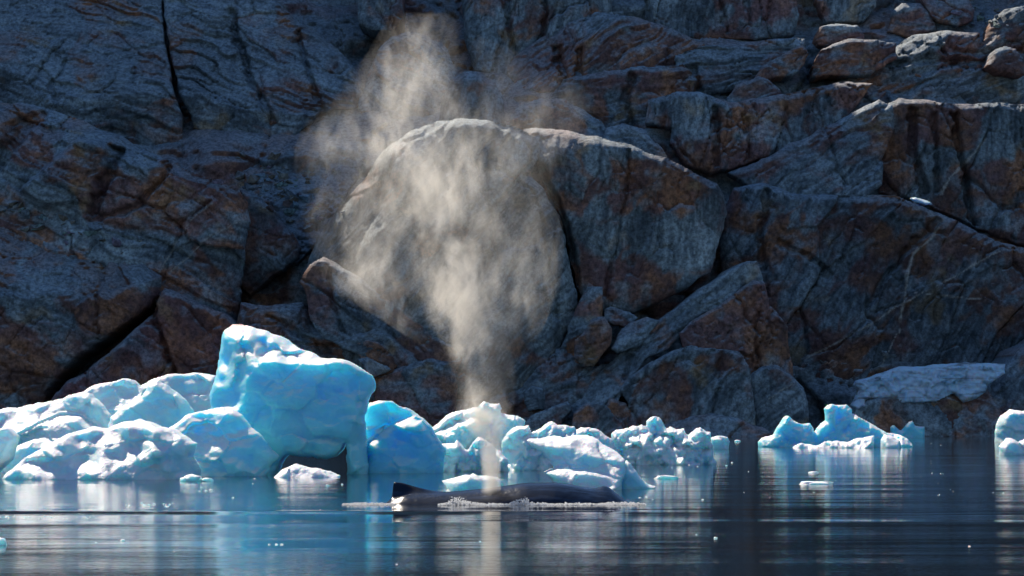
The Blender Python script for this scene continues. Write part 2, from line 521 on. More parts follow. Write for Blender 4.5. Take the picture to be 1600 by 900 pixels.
    return t, dict(rock_colour=np.clip(col, 0.01, 0.8))

ROCKS = []
_rs = [100]
def rock(name, label, cat, Y0, lobes, ang=-20, amp=(0.7, 0.25, 0.15, 0.2), rust=0.3, R=1.6, k=1.0, cracks=(), veins=(), cell=0.17,
         thick=14.0, oamp=0.35, ofreq=0.5, warp=0.7, group=None, cs=1.0, ksm=0.25, seed=None, osm=0, tint=(1, 1, 1)):
    _rs[0] += 37
    sd = seed or _rs[0]
    store = {}
    def disp(X, Z, D):
        t, at = rock_fields(X, Z, ang, amp, sd, Y0, cracks, veins, rust, D, cs)
        store['at'] = at; store['X'] = X; store['Z'] = Z
        return t * sstep(0.0, 0.5, D + 0.18)
    R = R * 0.6
    lobes = [(l_[0], [(a_, b_, c_, (d_ * (1.08 if l_[0][0][0] < 470 else 0.85) if d_ >= 38 and e_ > -50 else d_), e_) for a_, b_, c_, d_, e_ in l_[1]], *l_[2:]) for l_ in lobes]
    L = [dict(poly=p, planes=pl, **(ex[0] if ex else {})) for p, pl, *ex in lobes]
    V, F, (Xf, Zf, Tf, Df, n) = relief(L, Y0, cell, sd, oamp, ofreq, R, k, warp, 0.16, ksm, disp, None, thick, osm, hard=True)
    _, at = rock_fields(Xf, Zf, ang, amp, sd, Y0, cracks, veins, rust, Df, cs, tint)
    bmin = dict((kk, vv.copy()) for kk, vv in at.items())
    nb = len(V) - n
    # skirt vertices take the fields of their own place
    _, at2 = rock_fields(V[n:, 0], V[n:, 2], ang, amp, sd, Y0, cracks, veins, rust, None, cs, tint)
    full = {kk: np.concatenate([bmin[kk], at2[kk]]) for kk in bmin}
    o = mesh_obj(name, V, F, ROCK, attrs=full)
    tag(o, label, cat, group, 'thing')
    ROCKS.append((V, F))
    return o

# --- the mountain side behind everything, rising above the frame
def build_cliff():
    xs = np.concatenate([np.arange(-420, -78, 6.0), np.arange(-78, 78, 0.32), np.arange(78, 420, 6.0)])
    zs = np.concatenate([np.arange(-3, 62, 0.32), np.arange(62, 130, 2.0)])
    X, Zr = np.meshgrid(xs, zs)
    ridge = 106 + 7 * fbm(X / 40, X * 0 + 3, 77, 3) + 10 * sstep(-26, -16, X) - 56 * sstep(3, 13, X) + 24 * (1 - sstep(-74, -62, X))  # unseen crest, heights shaped to shade the cliff and let sun past
    Z = np.where(Zr > 60, 60 + (Zr - 60) * (ridge - 60) / 68.0, Zr)
    base = 357 + 0.55 * Z + np.where(Z > 30, 0.55 * (Z - 30), 0) - np.where(Z > 55, 0.85 * (Z - 55), 0)
    ter = fbm(X / 22, Z / 9, 41, 4)
    base = base - 5.0 * ter - 3.0 * np.abs(fbm(X / 14, Z / 14, 45, 3))
    # a dark vertical cleft behind the middle of the picture
    base = base + 9.0 * np.exp(-((X + 10) / 10.0) ** 2) * sstep(38, 46, Z) * (1 - sstep(70, 85, Z))
    t, at = rock_fields(X.ravel(), Z.ravel(), -14, (1.3, 0.45, 0.3, 0.45), 555, 390, (), (), 0.25)
    Y = base - t.reshape(X.shape)
    rows = [np.stack([X, Y, Z], 2)]
    topX = X[-1]; topY = Y[-1]; topZ = Z[-1]
    rows.append(np.stack([topX, topY + 30, topZ - 4], 1)[None])
    rows.append(np.stack([topX, topY + 160, topZ * 0 - 5], 1)[None])
    V = np.concatenate(rows, 0)
    ny, nx = V.shape[:2]
    i = (np.arange(ny - 1)[:, None] * nx + np.arange(nx - 1)[None, :]).ravel()
    F = np.stack([i, i + 1, i + nx + 1, i + nx], 1)
    V = V.reshape(-1, 3)
    full = {}
    for kk, vv in at.items():
        a = np.full((len(V), 3), 0.15); a[:len(vv)] = vv; full[kk] = a
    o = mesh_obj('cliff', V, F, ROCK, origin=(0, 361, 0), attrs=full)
    tag(o, 'shaded gneiss mountain side rising behind the boulders', kind='structure')
    ROCKS.append((V, F))
build_cliff()

G1 = 'glacier-worn rock masses of the cliff'
# ---- upper left slabs
rock('rock_slab', 'broad banded slab in the top left corner, left of the long dark cleft', 'rock', 382,
     [([(-60, -40), (238, -40), (246, 30), (262, 95), (278, 150), (290, 190), (292, 252), (200, 232), (100, 196), (-60, 170)],
       [(150, 90, 0, 40, -4), (150, 200, 5.2, 2, 0), (60, 150, 3.2, 20, -20)])],
     ang=-14, amp=(0.45, 0.22, 0.28, 0.2), rust=0.12, tint=(0.86, 0.88, 0.90), group=G1,
     cracks=[([(100, 96), (84, 134), (96, 168)], 0.45, 0.9), ([(215, 110), (212, 135)], 0.3, 0.5)])
rock('rock_slab', 'grey banded slab right of the long dark cleft, cut by two slanting joints', 'rock', 383,
     [([(243, -40), (400, -40), (440, 5), (490, 38), (540, 85), (572, 135), (560, 168), (505, 178), (470, 215), (430, 246), (300, 256), (306, 200), (286, 150), (268, 95), (252, 30)],
       [(380, 100, 0, 38, 8), (380, 205, 4.6, 2, 0), (520, 120, 0.5, 32, 36)])],
     ang=-22, amp=(0.5, 0.22, 0.30, 0.2), rust=0.16, tint=(0.86, 0.88, 0.90), group=G1,
     cracks=[([(357, 10), (362, 40), (378, 80), (393, 128), (410, 150), (432, 195)], 0.55, 1.3), ([(462, 45), (468, 75), (490, 140), (507, 178)], 0.5, 1.1),
             ([(410, 150), (500, 182)], 0.4, 0.5)])
# ---- left ridge
rock('rock_ridge', 'long sloping ridge at left with rusty broken front and pale worn crest', 'rock', 355,
     [([(-60, 150), (20, 152), (60, 162), (110, 178), (160, 202), (182, 206), (200, 222), (250, 244), (300, 268), (350, 286), (375, 298), (384, 318), (388, 345), (383, 380),
        (378, 430), (372, 470), (366, 510), (340, 600), (280, 600), (250, 480), (160, 420), (60, 390), (-60, 380)],
       [(150, 230, 0, 50, 12), (250, 340, 2.0, 4, 6), (80, 300, 1.4, 12, -14), (350, 420, 1.2, -2, 26)]),
      ([(128, 218), (180, 236), (184, 252), (165, 300), (150, 318), (70, 322), (40, 300), (75, 262)], [(110, 270, 3.4, 2, 12)], dict(R=0.7))],
     ang=-26, amp=(0.7, 0.3, 0.26, 0.22), rust=0.30, tint=(1.2, 1.2, 1.2), group=G1, R=1.8,
     cracks=[([(182, 240), (172, 275), (158, 305), (150, 330)], 1.0, 2.4), ([(265, 262), (250, 285), (222, 318), (200, 330), (150, 345)], 0.55, 1.4),
             ([(52, 175), (30, 190), (0, 250)], 1.2, 1.5), ([(330, 315), (285, 350), (258, 430)], 0.3, 0.6)],
     veins=[([(335, 320), (300, 345), (282, 368), (250, 432)], 0.22), ([(388, 340), (330, 372), (268, 428)], 0.2)])
rock('rock_slope', 'rubble-strewn grey slope at the left edge above a purple-brown wall', 'rock', 350,
     [([(-60, 325), (40, 330), (110, 345), (170, 375), (215, 400), (250, 432), (246, 462), (232, 480), (180, 520), (130, 556), (85, 600), (60, 660), (-60, 660)],
       [(100, 420, 0, 44, 8), (90, 500, 3.6, -3, 2), (215, 460, 1.4, 8, 34)])],
     ang=-24, amp=(0.5, 0.32, 0.2, 0.28), rust=0.38, group=G1, R=1.8,
     cracks=[([(160, 400), (158, 470), (155, 560)], 0.35, 0.6)])
rock('rock_wedge', 'dark purplish wedge of rock above the white ice, under the slanting crack', 'rock', 346,
     [([(252, 446), (300, 470), (350, 490), (372, 505), (368, 560), (350, 660), (60, 660), (88, 612), (150, 566), (205, 520), (236, 488)],
       [(250, 560, 0, 7, 4), (300, 490, 0.3, 30, 10)])],
     ang=-35, amp=(0.5, 0.2, 0.08, 0.2), rust=0.75, tint=(0.95, 0.82, 0.85), group=G1, R=1.3,
     cracks=[([(236, 478), (248, 520), (262, 556), (272, 580), (272, 620)], 0.45, 1.4), ([(270, 560), (240, 590), (232, 620)], 0.25, 0.6)])
# ---- between left ridge and the middle boulder
rock('boulder', 'triangular brown boulder leaning on the end of the left ridge', 'boulder', 361,
     [([(376, 292), (400, 305), (428, 330), (450, 358), (470, 384), (466, 402), (430, 430), (388, 462), (372, 440), (374, 360)],
       [(420, 370, 0, 10, 18), (440, 360, 0.4, 40, 40), (410, 440, 0, -22, 0)])],
     ang=-30, amp=(0.45, 0.25, 0.06, 0.2), rust=0.6, tint=(0.75, 0.75, 0.75), R=1.2)
rock('boulder', 'grey-brown boulder low between the left ridge and the mist column', 'boulder', 341,
     [([(464, 440), (480, 412), (502, 400), (540, 420), (592, 455), (630, 482), (662, 508), (690, 530), (722, 556), (716, 580), (640, 584), (560, 556), (505, 530), (484, 500), (474, 450)],
       [(560, 500, 0, 14, 4), (510, 460, 0.2, 6, -28), (620, 480, 0.5, 42, 20)])],
     ang=-34, amp=(0.5, 0.25, 0.08, 0.22), rust=0.12, R=0.9,
     cracks=[([(512, 420), (518, 470), (535, 520)], 0.35, 0.7)])
rock('boulder', 'dark low rock behind the tall blue iceberg, left of the mist', 'boulder', 345,
     [([(372, 470), (420, 476), (470, 470), (490, 505), (540, 535), (590, 580), (600, 660), (340, 660), (356, 560)], [(470, 560, 0, 22, 0), (430, 520, 0, 12, -12)])],
     ang=-30, amp=(0.7, 0.3, 0.1, 0.25), rust=0.35, cracks=[([(420, 495), (500, 540), (560, 575)], 0.4, 1.0)])
rock('boulder', 'small reddish block with a pale right edge above the blue iceberg', 'boulder', 339.5,
     [([(545, 534), (575, 530), (598, 536), (612, 552), (626, 568), (612, 582), (590, 588), (566, 562)], [(585, 560, 0, 6, -12), (608, 556, 0.1, 18, 50)])],
     ang=-20, amp=(0.2, 0.15, 0.05, 0.12), rust=0.8, R=0.5, thick=6)
rock('boulder', 'pale grey flat-faced stone wedged beside the blue iceberg', 'boulder', 338.5,
     [([(558, 560), (575, 558), (604, 572), (612, 578), (584, 590), (574, 584)], [(585, 575, 0, 38, 8)])],
     ang=-10, amp=(0.12, 0.08, 0.05, 0.08), rust=0.0, R=0.4, thick=5)
rock('boulder', 'dark brown block with flat top at the foot of the mist column', 'boulder', 339,
     [([(586, 588), (620, 574), (676, 560), (702, 566), (716, 585), (712, 690), (580, 690), (584, 630)], [(640, 630, 0, 6, -4), (650, 572, 0.1, 50, 0), (700, 630, 0, 6, 40)])],
     ang=-12, amp=(0.35, 0.2, 0.08, 0.18), rust=0.6, R=0.8)
# ---- middle boulders
rock('boulder', 'huge pale rounded boulder in the middle behind the mist, sunlit on its left shoulder', 'boulder', 346,
     [([(472, 410), (492, 360), (530, 312), (570, 272), (594, 236), (640, 202), (680, 187), (720, 183), (770, 187), (806, 196), (836, 212), (843, 226), (842, 250), (829, 272),
        (852, 300), (868, 328), (880, 362), (888, 400), (900, 455), (902, 490), (880, 530), (870, 600), (760, 620), (640, 610), (560, 580), (500, 520), (480, 450)],
       [(740, 330, 2.2, 9, 2), (700, 205, 0.6, 40, -14), (600, 290, 1.0, 17, -47), (850, 350, 1.6, 6, 22)])],
     ang=52, amp=(0.34, 0.14, 0.18, 0.24), rust=-0.15, tint=(0.98, 0.93, 0.86), R=2.4, cs=1.8, oamp=0.3,
     cracks=[([(722, 212), (740, 260), (765, 330), (775, 400)], 0.28, 0.45), ([(780, 262), (800, 275), (830, 300), (848, 350), (856, 430), (850, 500)], 0.3, 0.5), ([(868, 360), (862, 440), (868, 500)], 0.25, 0.5)],
     veins=[([(720, 210), (745, 280), (762, 330)], 0.18)])
rock('boulder', 'great dark boulder right of the mist with a thin sunlit crest and purple face', 'boulder', 349,
     [([(815, 198), (860, 198), (905, 205), (950, 216), (1000, 232), (1045, 248), (1085, 268), (1120, 286), (1134, 304), (1137, 335), (1128, 365), (1118, 395), (1112, 425),
        (1060, 458), (1010, 482), (960, 500), (910, 480), (902, 455), (892, 405), (884, 365), (872, 325), (850, 290), (835, 250)],
       [(1000, 340, 1.2, 7, 4), (980, 222, 0.4, 42, -4), (960, 235, 1.0, 16, 0), (1120, 340, 0.6, 5, 46), (1080, 440, 1.0, -20, 12)])],
     ang=84, amp=(0.38, 0.16, 0.12, 0.22), rust=0.30, tint=(1.18, 1.10, 1.02), R=1.5, cs=1.3,
     cracks=[([(846, 262), (872, 325), (884, 365), (892, 405), (903, 470)], 0.7, 2.2), ([(985, 236), (975, 320), (960, 390), (945, 460)], 0.3, 0.7), ([(1118, 410), (1104, 448)], 0.25, 0.6)],
     veins=[])
rock('boulder', 'rounded dome of rock seen through mist above the pale middle boulder', 'boulder', 372,
     [([(684, 200), (690, 150), (704, 118), (730, 107), (752, 110), (775, 128), (788, 155), (792, 200), (760, 230), (700, 230)], [(740, 160, 0, 16, 0), (735, 125, 0.2, 44, 0)])],
     ang=70, amp=(0.25, 0.12, 0.06, 0.2), rust=0.1, R=2.2, oamp=0.2)
rock('boulder', 'low humped grey rock peeking over the great dark boulder', 'boulder', 366,
     [([(780, 220), (796, 180), (812, 162), (845, 152), (885, 153), (915, 170), (940, 188), (960, 222), (920, 240), (840, 235)], [(860, 190, 0, 18, 0), (850, 162, 0.3, 46, 0)])],
     ang=-20, amp=(0.4, 0.18, 0.08, 0.2), rust=0.2, R=1.6)
rock('boulder', 'brownish rounded stone tucked right of the low humped rock', 'boulder', 364,
     [([(938, 222), (950, 198), (975, 190), (1005, 200), (1030, 224), (1045, 250), (1000, 260), (950, 245)], [(985, 220, 0, 20, 12)])],
     ang=-20, amp=(0.4, 0.18, 0.08, 0.2), rust=0.35, R=1.3)
rock('boulder', 'blunt rock at the top of the mist, below the dark upper wall', 'boulder', 384,
     [([(560, 170), (576, 110), (592, 70), (610, 50), (648, 44), (690, 62), (712, 100), (720, 170), (640, 220), (580, 210)], [(640, 110, 0, 26, 4), (640, 62, 0.2, 46, 0)])],
     ang=-40, amp=(0.6, 0.25, 0.15, 0.25), rust=0.15, R=1.8)
rock('rock_block', 'pale angular block beside the dark cleft at the top', 'rock', 388,
     [([(556, -40), (628, -40), (628, 30), (616, 50), (578, 48), (560, 38)], [(590, 20, 0, 20, -10)])],
     ang=-60, amp=(0.5, 0.3, 0.1, 0.2), rust=0.1, R=1.2)
rock('rock_wall', 'tall grey wall at top centre between the cleft and the rust-striped ridge', 'rock', 391,
     [([(720, -40), (950, -40), (960, 20), (900, 60), (850, 90), (800, 125), (740, 110), (725, 60)], [(830, 40, 0, 8, 6), (760, 40, 0.2, 5, -20)])],
     ang=80, amp=(0.7, 0.3, 0.15, 0.25), rust=0.1, R=1.4, cracks=[([(852, -40), (850, 60)], 0.5, 1.2), ([(788, -40), (795, 40), (808, 110)], 0.5, 1.0)])
rock('rock_wall', 'ochre-stained upright slabs along the top right of centre', 'rock', 393,
     [([(1005, -40), (1240, -40), (1250, 20), (1240, 56), (1180, 62), (1090, 64), (1010, 40)], [(1120, 20, 0, 14, 0)])],
     ang=82, amp=(0.7, 0.3, 0.1, 0.25), rust=0.3, R=1.4, cracks=[([(1010, 0), (1018, 40)], 0.6, 1.4), ([(1118, -30), (1135, 50)], 0.4, 1.0), ([(1165, -20), (1172, 30)], 0.35, 0.9), ([(1205, 0), (1200, 30)], 0.3, 0.7)])
rock('rock_ridge', 'rust and blue striped ridge above and right of the mist', 'rock', 388,
     [([(788, 95), (812, 76), (850, 52), (890, 30), (930, 15), (960, 18), (1000, 26), (1040, 35), (1090, 60), (1120, 74), (1120, 110), (1060, 118), (1000, 112), (940, 118), (900, 135), (860, 150), (815, 142), (792, 118)],
       [(900, 70, 0, 34, -22), (1010, 65, 0.2, 22, 14), (960, 110, 2.2, 4, 0)])],
     ang=36, amp=(0.45, 0.2, 0.3, 0.2), rust=0.5, R=1.4,
     cracks=[([(870, 70), (880, 130)], 0.8, 1.8), ([(905, 78), (905, 130)], 0.6, 1.4)])
rock('rock_mass', 'smooth brown overhanging rock with a shadowed hollow, right of the mist top', 'rock', 378,
     [([(858, 150), (880, 120), (930, 112), (1000, 102), (1070, 98), (1092, 120), (1080, 145), (1090, 180), (1050, 222), (1010, 215), (985, 195), (950, 205), (930, 190), (900, 170)],
       [(1000, 150, 0, 12, 4), (980, 112, 0.3, 42, 0), (930, 160, 0, 4, -22)])],
     ang=4, amp=(0.5, 0.28, 0.22, 0.22), rust=0.28, R=1.6, cracks=[([(990, 118), (978, 150), (985, 195)], 0.6, 1.4)])
rock('rock_mass', 'layered grey ledges stacked right of the smooth overhang', 'rock', 382,
     [([(1055, 84), (1100, 70), (1200, 58), (1262, 56), (1258, 80), (1215, 100), (1190, 118), (1170, 140), (1100, 152), (1070, 140), (1060, 110)],
       [(1150, 100, 0, 30, 0), (1140, 130, 0.9, 6, 0)])],
     ang=6, amp=(0.55, 0.35, 0.32, 0.2), rust=0.18, R=1.0, cracks=[([(1083, 105), (1092, 140)], 0.5, 1.0)])
rock('rock_block', 'tilted block with a sunlit top edge in the upper right', 'rock', 379,
     [([(1160, 142), (1195, 100), (1230, 80), (1255, 68), (1264, 82), (1256, 100), (1238, 118), (1200, 124), (1175, 150)], [(1225, 100, 0, 12, -6), (1225, 84, 0.1, 48, -20)])],
     ang=22, amp=(0.3, 0.18, 0.1, 0.15), rust=0.35, R=0.8, thick=6)
rock('rock_block', 'small brown hump with a thin bright rim left of the layered ledges', 'rock', 376,
     [([(1134, 150), (1150, 132), (1185, 119), (1200, 122), (1220, 138), (1225, 160), (1180, 170), (1140, 165)], [(1180, 145, 0, 14, 0)])],
     ang=20, amp=(0.25, 0.15, 0.08, 0.15), rust=0.55, R=0.9, thick=6)
rock('rock_block', 'pale striped block with sunlit flat top near the top right', 'rock', 388,
     [([(1272, 60), (1282, 42), (1300, 36), (1340, 36), (1352, 52), (1350, 66), (1310, 72), (1280, 70)], [(1310, 55, 0, 10, 0), (1310, 42, 0.2, 50, 0)])],
     ang=5, amp=(0.25, 0.18, 0.1, 0.15), rust=0.35, R=0.8, thick=7)
rock('rock_block', 'broad layered block below the sunlit flat-topped one', 'rock', 382,
     [([(1268, 100), (1285, 76), (1320, 60), (1350, 58), (1400, 66), (1402, 90), (1360, 118), (1300, 118), (1268, 122)], [(1330, 95, 0, 12, 0), (1330, 70, 0.3, 48, -8)])],
     ang=8, amp=(0.3, 0.25, 0.2, 0.18), rust=0.2, R=1.0, thick=8)
rock('boulder', 'rounded brown boulder among rocks at the top right', 'boulder', 392,
     [([(1388, 50), (1396, 18), (1412, 4), (1440, 2), (1456, 20), (1462, 48), (1420, 60)], [(1425, 30, 0, 15, 0)])],
     ang=10, amp=(0.3, 0.18, 0.1, 0.2), rust=0.4, R=1.4, thick=8)
rock('boulder', 'grey upright boulder cut by the top edge, left of the rounded brown one', 'boulder', 394,
     [([(1280, -40), (1372, -40), (1370, 10), (1350, 34), (1290, 34), (1274, 0)], [(1325, 0, 0, 12, 0)])],
     ang=75, amp=(0.5, 0.25, 0.08, 0.22), rust=0.25, R=1.4)
rock('boulder', 'violet-grey sloping boulder cut by the top edge of the picture', 'boulder', 393,
     [([(1436, -40), (1500, -40), (1524, 12), (1520, 34), (1490, 44), (1456, 30), (1440, 0)], [(1490, 10, 0, 34, 10)])],
     ang=-20, amp=(0.4, 0.25, 0.1, 0.2), rust=0.35, R=1.4)
rock('boulder', 'conical dark boulder at the top right corner with a sunlit ridge', 'boulder', 387,
     [([(1540, 60), (1552, 32), (1572, 12), (1600, 6), (1660, 4), (1660, 70), (1580, 66)], [(1570, 40, 0, 24, -34), (1610, 40, 0, 14, 20)])],
     ang=30, amp=(0.4, 0.25, 0.1, 0.2), rust=0.15, R=1.0)
rock('rock_ridge', 'craggy slanting ridge with glinting crest in the upper right', 'rock', 384,
     [([(1300, 128), (1350, 104), (1390, 76), (1430, 50), (1470, 44), (1535, 46), (1540, 64), (1550, 50), (1580, 40), (1660, 46), (1660, 190), (1420, 190), (1360, 160)],
       [(1440, 110, 0, 30, -14), (1540, 120, 0, 22, 6), (1500, 165, 1.6, 6, 0)])],
     ang=28, amp=(0.9, 0.45, 0.3, 0.3), rust=0.2, R=1.4, cs=0.8,
     cracks=[([(1480, 76), (1600, 78)], 0.6, 1.0), ([(1380, 98), (1500, 92), (1600, 104)], 0.6, 1.2)])
rock('boulder', 'rounded rusty boulder at the right edge below the conical one', 'boulder', 379,
     [([(1544, 100), (1552, 80), (1570, 70), (1590, 76), (1602, 96), (1600, 116), (1560, 114)], [(1572, 95, 0, 14, 0)])],
     ang=10, amp=(0.25, 0.15, 0.06, 0.15), rust=0.6, R=1.2, thick=6)
rock('rock_mass', 'broken brown blocks right of the great dark boulder crest', 'rock', 371,
     [([(1015, 150), (1060, 142), (1092, 140), (1140, 158), (1200, 150), (1250, 138), (1330, 122), (1370, 126), (1330, 180), (1280, 205), (1230, 232), (1160, 260), (1110, 272), (1070, 258), (1048, 225), (1050, 200), (1010, 190)],
       [(1180, 190, 0, 14, 4), (1150, 160, 0.4, 40, 0), (1080, 210, 0, 4, -26)])],
     ang=76, amp=(0.85, 0.4, 0.08, 0.25), rust=0.35, R=1.6, cs=0.9,
     cracks=[([(1120, 170), (1118, 262)], 0.5, 1.4), ([(1168, 185), (1168, 245)], 0.4, 1.0)])
rock('rock_slab', 'smooth blue-grey slanting slab with clean upper edge at right', 'rock', 366,
     [([(1140, 268), (1180, 252), (1240, 222), (1300, 192), (1350, 165), (1378, 152), (1400, 160), (1398, 200), (1380, 250), (1376, 290), (1350, 312), (1260, 312), (1170, 290)],
       [(1290, 250, 0, 26, -8), (1220, 285, 0, 14, -14), (1330, 190, 0.4, 40, -20)])],
     ang=32, amp=(0.4, 0.18, 0.1, 0.2), rust=0.2, R=1.3, cracks=[([(1292, 200), (1305, 250), (1320, 290)], 0.3, 0.6)])
rock('rock_wall', 'upright brown pillars at the right edge split by a dark vertical crack', 'rock', 369,
     [([(1380, 165), (1410, 150), (1500, 160), (1570, 158), (1660, 165), (1660, 400), (1560, 372), (1480, 335), (1430, 312), (1376, 300), (1372, 240)],
       [(1500, 250, 0, 8, 2), (1410, 240, 0.2, 6, -24), (1500, 185, 0.6, 40, 0)])],
     ang=84, amp=(0.7, 0.3, 0.08, 0.25), rust=0.35, R=1.5,
     cracks=[([(1495, 175), (1502, 240), (1512, 290), (1522, 350)], 0.6, 2.0), ([(1428, 175), (1424, 230), (1444, 300)], 0.8, 1.4), ([(1462, 180), (1466, 300)], 0.5, 1.0)],
     veins=[([(1540, 215), (1505, 258), (1470, 305)], 0.35)])
# ---- big right wall
rock('rock_wall', 'vast dark wall at right, veined with pale quartz and stained rust', 'rock', 360,
     [([(1128, 330), (1150, 290), (1200, 284), (1250, 302), (1330, 303), (1400, 303), (1440, 318), (1480, 335), (1560, 375), (1660, 400), (1660, 700), (1230, 700), (1180, 640), (1180, 500), (1130, 440)],
       [(1400, 460, 0, 5, 3), (1380, 330, 0.8, 38, 0), (1190, 380, 0, 4, -22), (1400, 580, 0, -6, 0)])],
     ang=58, amp=(0.75, 0.28, 0.1, 0.3), rust=0.34, tint=(0.72, 0.74, 0.78), R=1.6, cs=1.3,
     cracks=[([(1470, 345), (1420, 390), (1380, 440), (1355, 480)], 0.5, 0.9), ([(1200, 300), (1185, 360), (1190, 420)], 0.6, 1.2), ([(1218, 380), (1262, 400), (1300, 430)], 0.5, 0.9)],
     veins=[([(1478, 338), (1455, 372), (1430, 398), (1418, 430), (1412, 470), (1404, 520)], 0.32), ([(1570, 388), (1500, 430), (1440, 460), (1400, 480), (1340, 516), (1260, 560)], 0.24),
            ([(1600, 340), (1560, 372), (1545, 378)], 0.25), ([(1400, 520), (1390, 550), (1370, 590)], 0.2), ([(1430, 458), (1540, 470)], 0.15)])
rock('rock_slope', 'sloping dark rock at the right shore beside the stranded snow', 'rock', 346,
     [([(1440, 700), (1470, 660), (1520, 618), (1560, 580), (1600, 545), (1680, 505), (1680, 720), (1440, 720)], [(1560, 650, 0, 24, -26), (1560, 600, 0.2, 46, -18)])],
     ang=38, amp=(0.4, 0.2, 0.14, 0.2), rust=0.25, R=1.0)
rock('boulder', 'angular dark stone under the middle of the stranded snow', 'boulder', 338,
     [([(1440, 645), (1455, 628), (1480, 618), (1500, 628), (1510, 645), (1500, 668), (1460, 672)], [(1475, 645, 0, 10, -20), (1495, 645, 0, 8, 30)])],
     ang=10, amp=(0.2, 0.1, 0.04, 0.12), rust=0.5, R=0.5, thick=5)
rock('rock_slope', 'low smooth grey rock below the stranded snow by the water', 'rock', 337.5,
     [([(1318, 700), (1326, 662), (1345, 632), (1365, 620), (1400, 614), (1440, 616), (1480, 606), (1512, 612), (1545, 606), (1570, 640), (1570, 700)], [(1430, 655, 0, 24, 6), (1430, 680, 0, 6, 0)])],
     ang=-22, amp=(0.3, 0.15, 0.12, 0.15), rust=0.2, R=0.8, thick=6)
# ---- the fallen slab pile
rock('rock_slab', 'big tilted slab with pale flat upper face rising to a blunt point', 'rock slab', 341,
     [([(846, 650), (880, 622), (930, 588), (985, 535), (1030, 500), (1085, 458), (1130, 430), (1168, 406), (1184, 404), (1194, 428), (1202, 470), (1186, 492), (1150, 480), (1100, 490), (1070, 512),
        (1046, 545), (1010, 560), (985, 590), (960, 640), (900, 680)],
       [(1060, 490, 0, 40, -30), (1120, 500, 0, 8, 12), (1190, 450, 0.2, 10, 50)])],
     ang=36, amp=(0.25, 0.16, 0.18, 0.15), rust=0.12, R=0.6, thick=9,
     cracks=[([(985, 560), (978, 590)], 0.3, 0.7), ([(1040, 500), (1010, 545)], 0.2, 0.35)])
rock('rock_block', 'purple-brown jointed face under the tilted slab', 'rock', 340,
     [([(1060, 520), (1090, 496), (1140, 466), (1180, 436), (1196, 440), (1204, 475), (1232, 510), (1238, 560), (1244, 600), (1180, 620), (1110, 560), (1070, 550)],
       [(1140, 520, 0, 10, 6), (1215, 540, 0.1, 6, 46)])],
     ang=60, amp=(0.35, 0.35, 0.06, 0.15), rust=0.85, R=0.7, cs=0.55, thick=8, cracks=[([(1150, 455), (1170, 500), (1186, 520)], 0.25, 0.6), ([(1188, 486), (1180, 530), (1190, 600)], 0.3, 0.8)])
rock('boulder', 'large dark swirl-banded block with pale left edge below the tilted slab', 'boulder', 337,
     [([(970, 610), (985, 586), (1015, 566), (1050, 548), (1080, 540), (1130, 545), (1160, 548), (1174, 580), (1180, 640), (1186, 700), (960, 700), (978, 650), (980, 630)],
       [(1080, 620, 0, 10, 0), (1020, 572, 0.3, 46, -30), (1165, 610, 0.1, 8, 40)])],
     ang=55, amp=(0.35, 0.15, 0.12, 0.2), rust=0.3, R=0.8, cracks=[([(1128, 550), (1120, 620), (1105, 690)], 0.25, 0.5), ([(980, 640), (1020, 680), (1060, 690)], 0.25, 0.5)])
rock('boulder', 'blue-grey rounded block at the right foot of the fallen slabs', 'boulder', 338,
     [([(1174, 590), (1190, 572), (1215, 570), (1238, 585), (1258, 605), (1264, 630), (1264, 700), (1180, 700), (1178, 640)], [(1215, 640, 0, 10, 0), (1250, 640, 0.1, 8, 42)])],
     ang=50, amp=(0.25, 0.12, 0.1, 0.15), rust=0.08, R=0.9, veins=[([(1240, 598), (1215, 616), (1200, 625)], 0.14)])
rock('boulder', 'low dark ledge at the waterline below the fallen slabs', 'boulder', 335,
     [([(1000, 700), (1020, 668), (1060, 656), (1110, 645), (1160, 655), (1200, 672), (1220, 700)], [(1110, 675, 0, 30, 0)])],
     ang=10, amp=(0.3, 0.15, 0.08, 0.15), rust=0.4, R=0.6, thick=6)
rock('boulder', 'upright rust-banded boulder left of the tilted slab', 'boulder', 340,
     [([(898, 560), (900, 532), (916, 512), (924, 500), (946, 495), (955, 510), (957, 530), (945, 552), (928, 572), (910, 572)], [(925, 535, 0, 8, -8), (935, 508, 0.1, 40, 0), (950, 535, 0, 6, 40)])],
     ang=20, amp=(0.18, 0.12, 0.1, 0.12), rust=0.5, R=0.6, thick=5)
rock('boulder', 'tall layered stone with a rusty top behind the rust-banded boulder', 'boulder', 343,
     [([(868, 600), (880, 540), (890, 505), (905, 470), (918, 448), (940, 446), (945, 470), (942, 500), (930, 560), (920, 600)], [(908, 530, 0, 10, -16), (938, 500, 0.1, 6, 40)])],
     ang=30, amp=(0.3, 0.2, 0.14, 0.15), rust=0.35, R=0.6, thick=5)
rock('rock_slab', 'small flat slab lying beside the tall layered stone', 'rock slab', 343,
     [([(943, 482), (955, 480), (985, 488), (998, 496), (985, 512), (958, 508), (946, 500)], [(970, 495, 0, 30, 8)])],
     ang=-15, amp=(0.1, 0.08, 0.06, 0.08), rust=0.1, R=0.35, thick=4)
rock('rock_slab', 'grey tilted slab resting between the boulder pile and the big slab', 'rock slab', 341,
     [([(955, 545), (968, 522), (985, 502), (1010, 494), (1030, 502), (1018, 520), (1000, 540), (965, 552)], [(990, 522, 0, 36, -14), (1005, 535, 0, 6, 10)])],
     ang=25, amp=(0.15, 0.1, 0.08, 0.1), rust=0.12, R=0.4, thick=4)
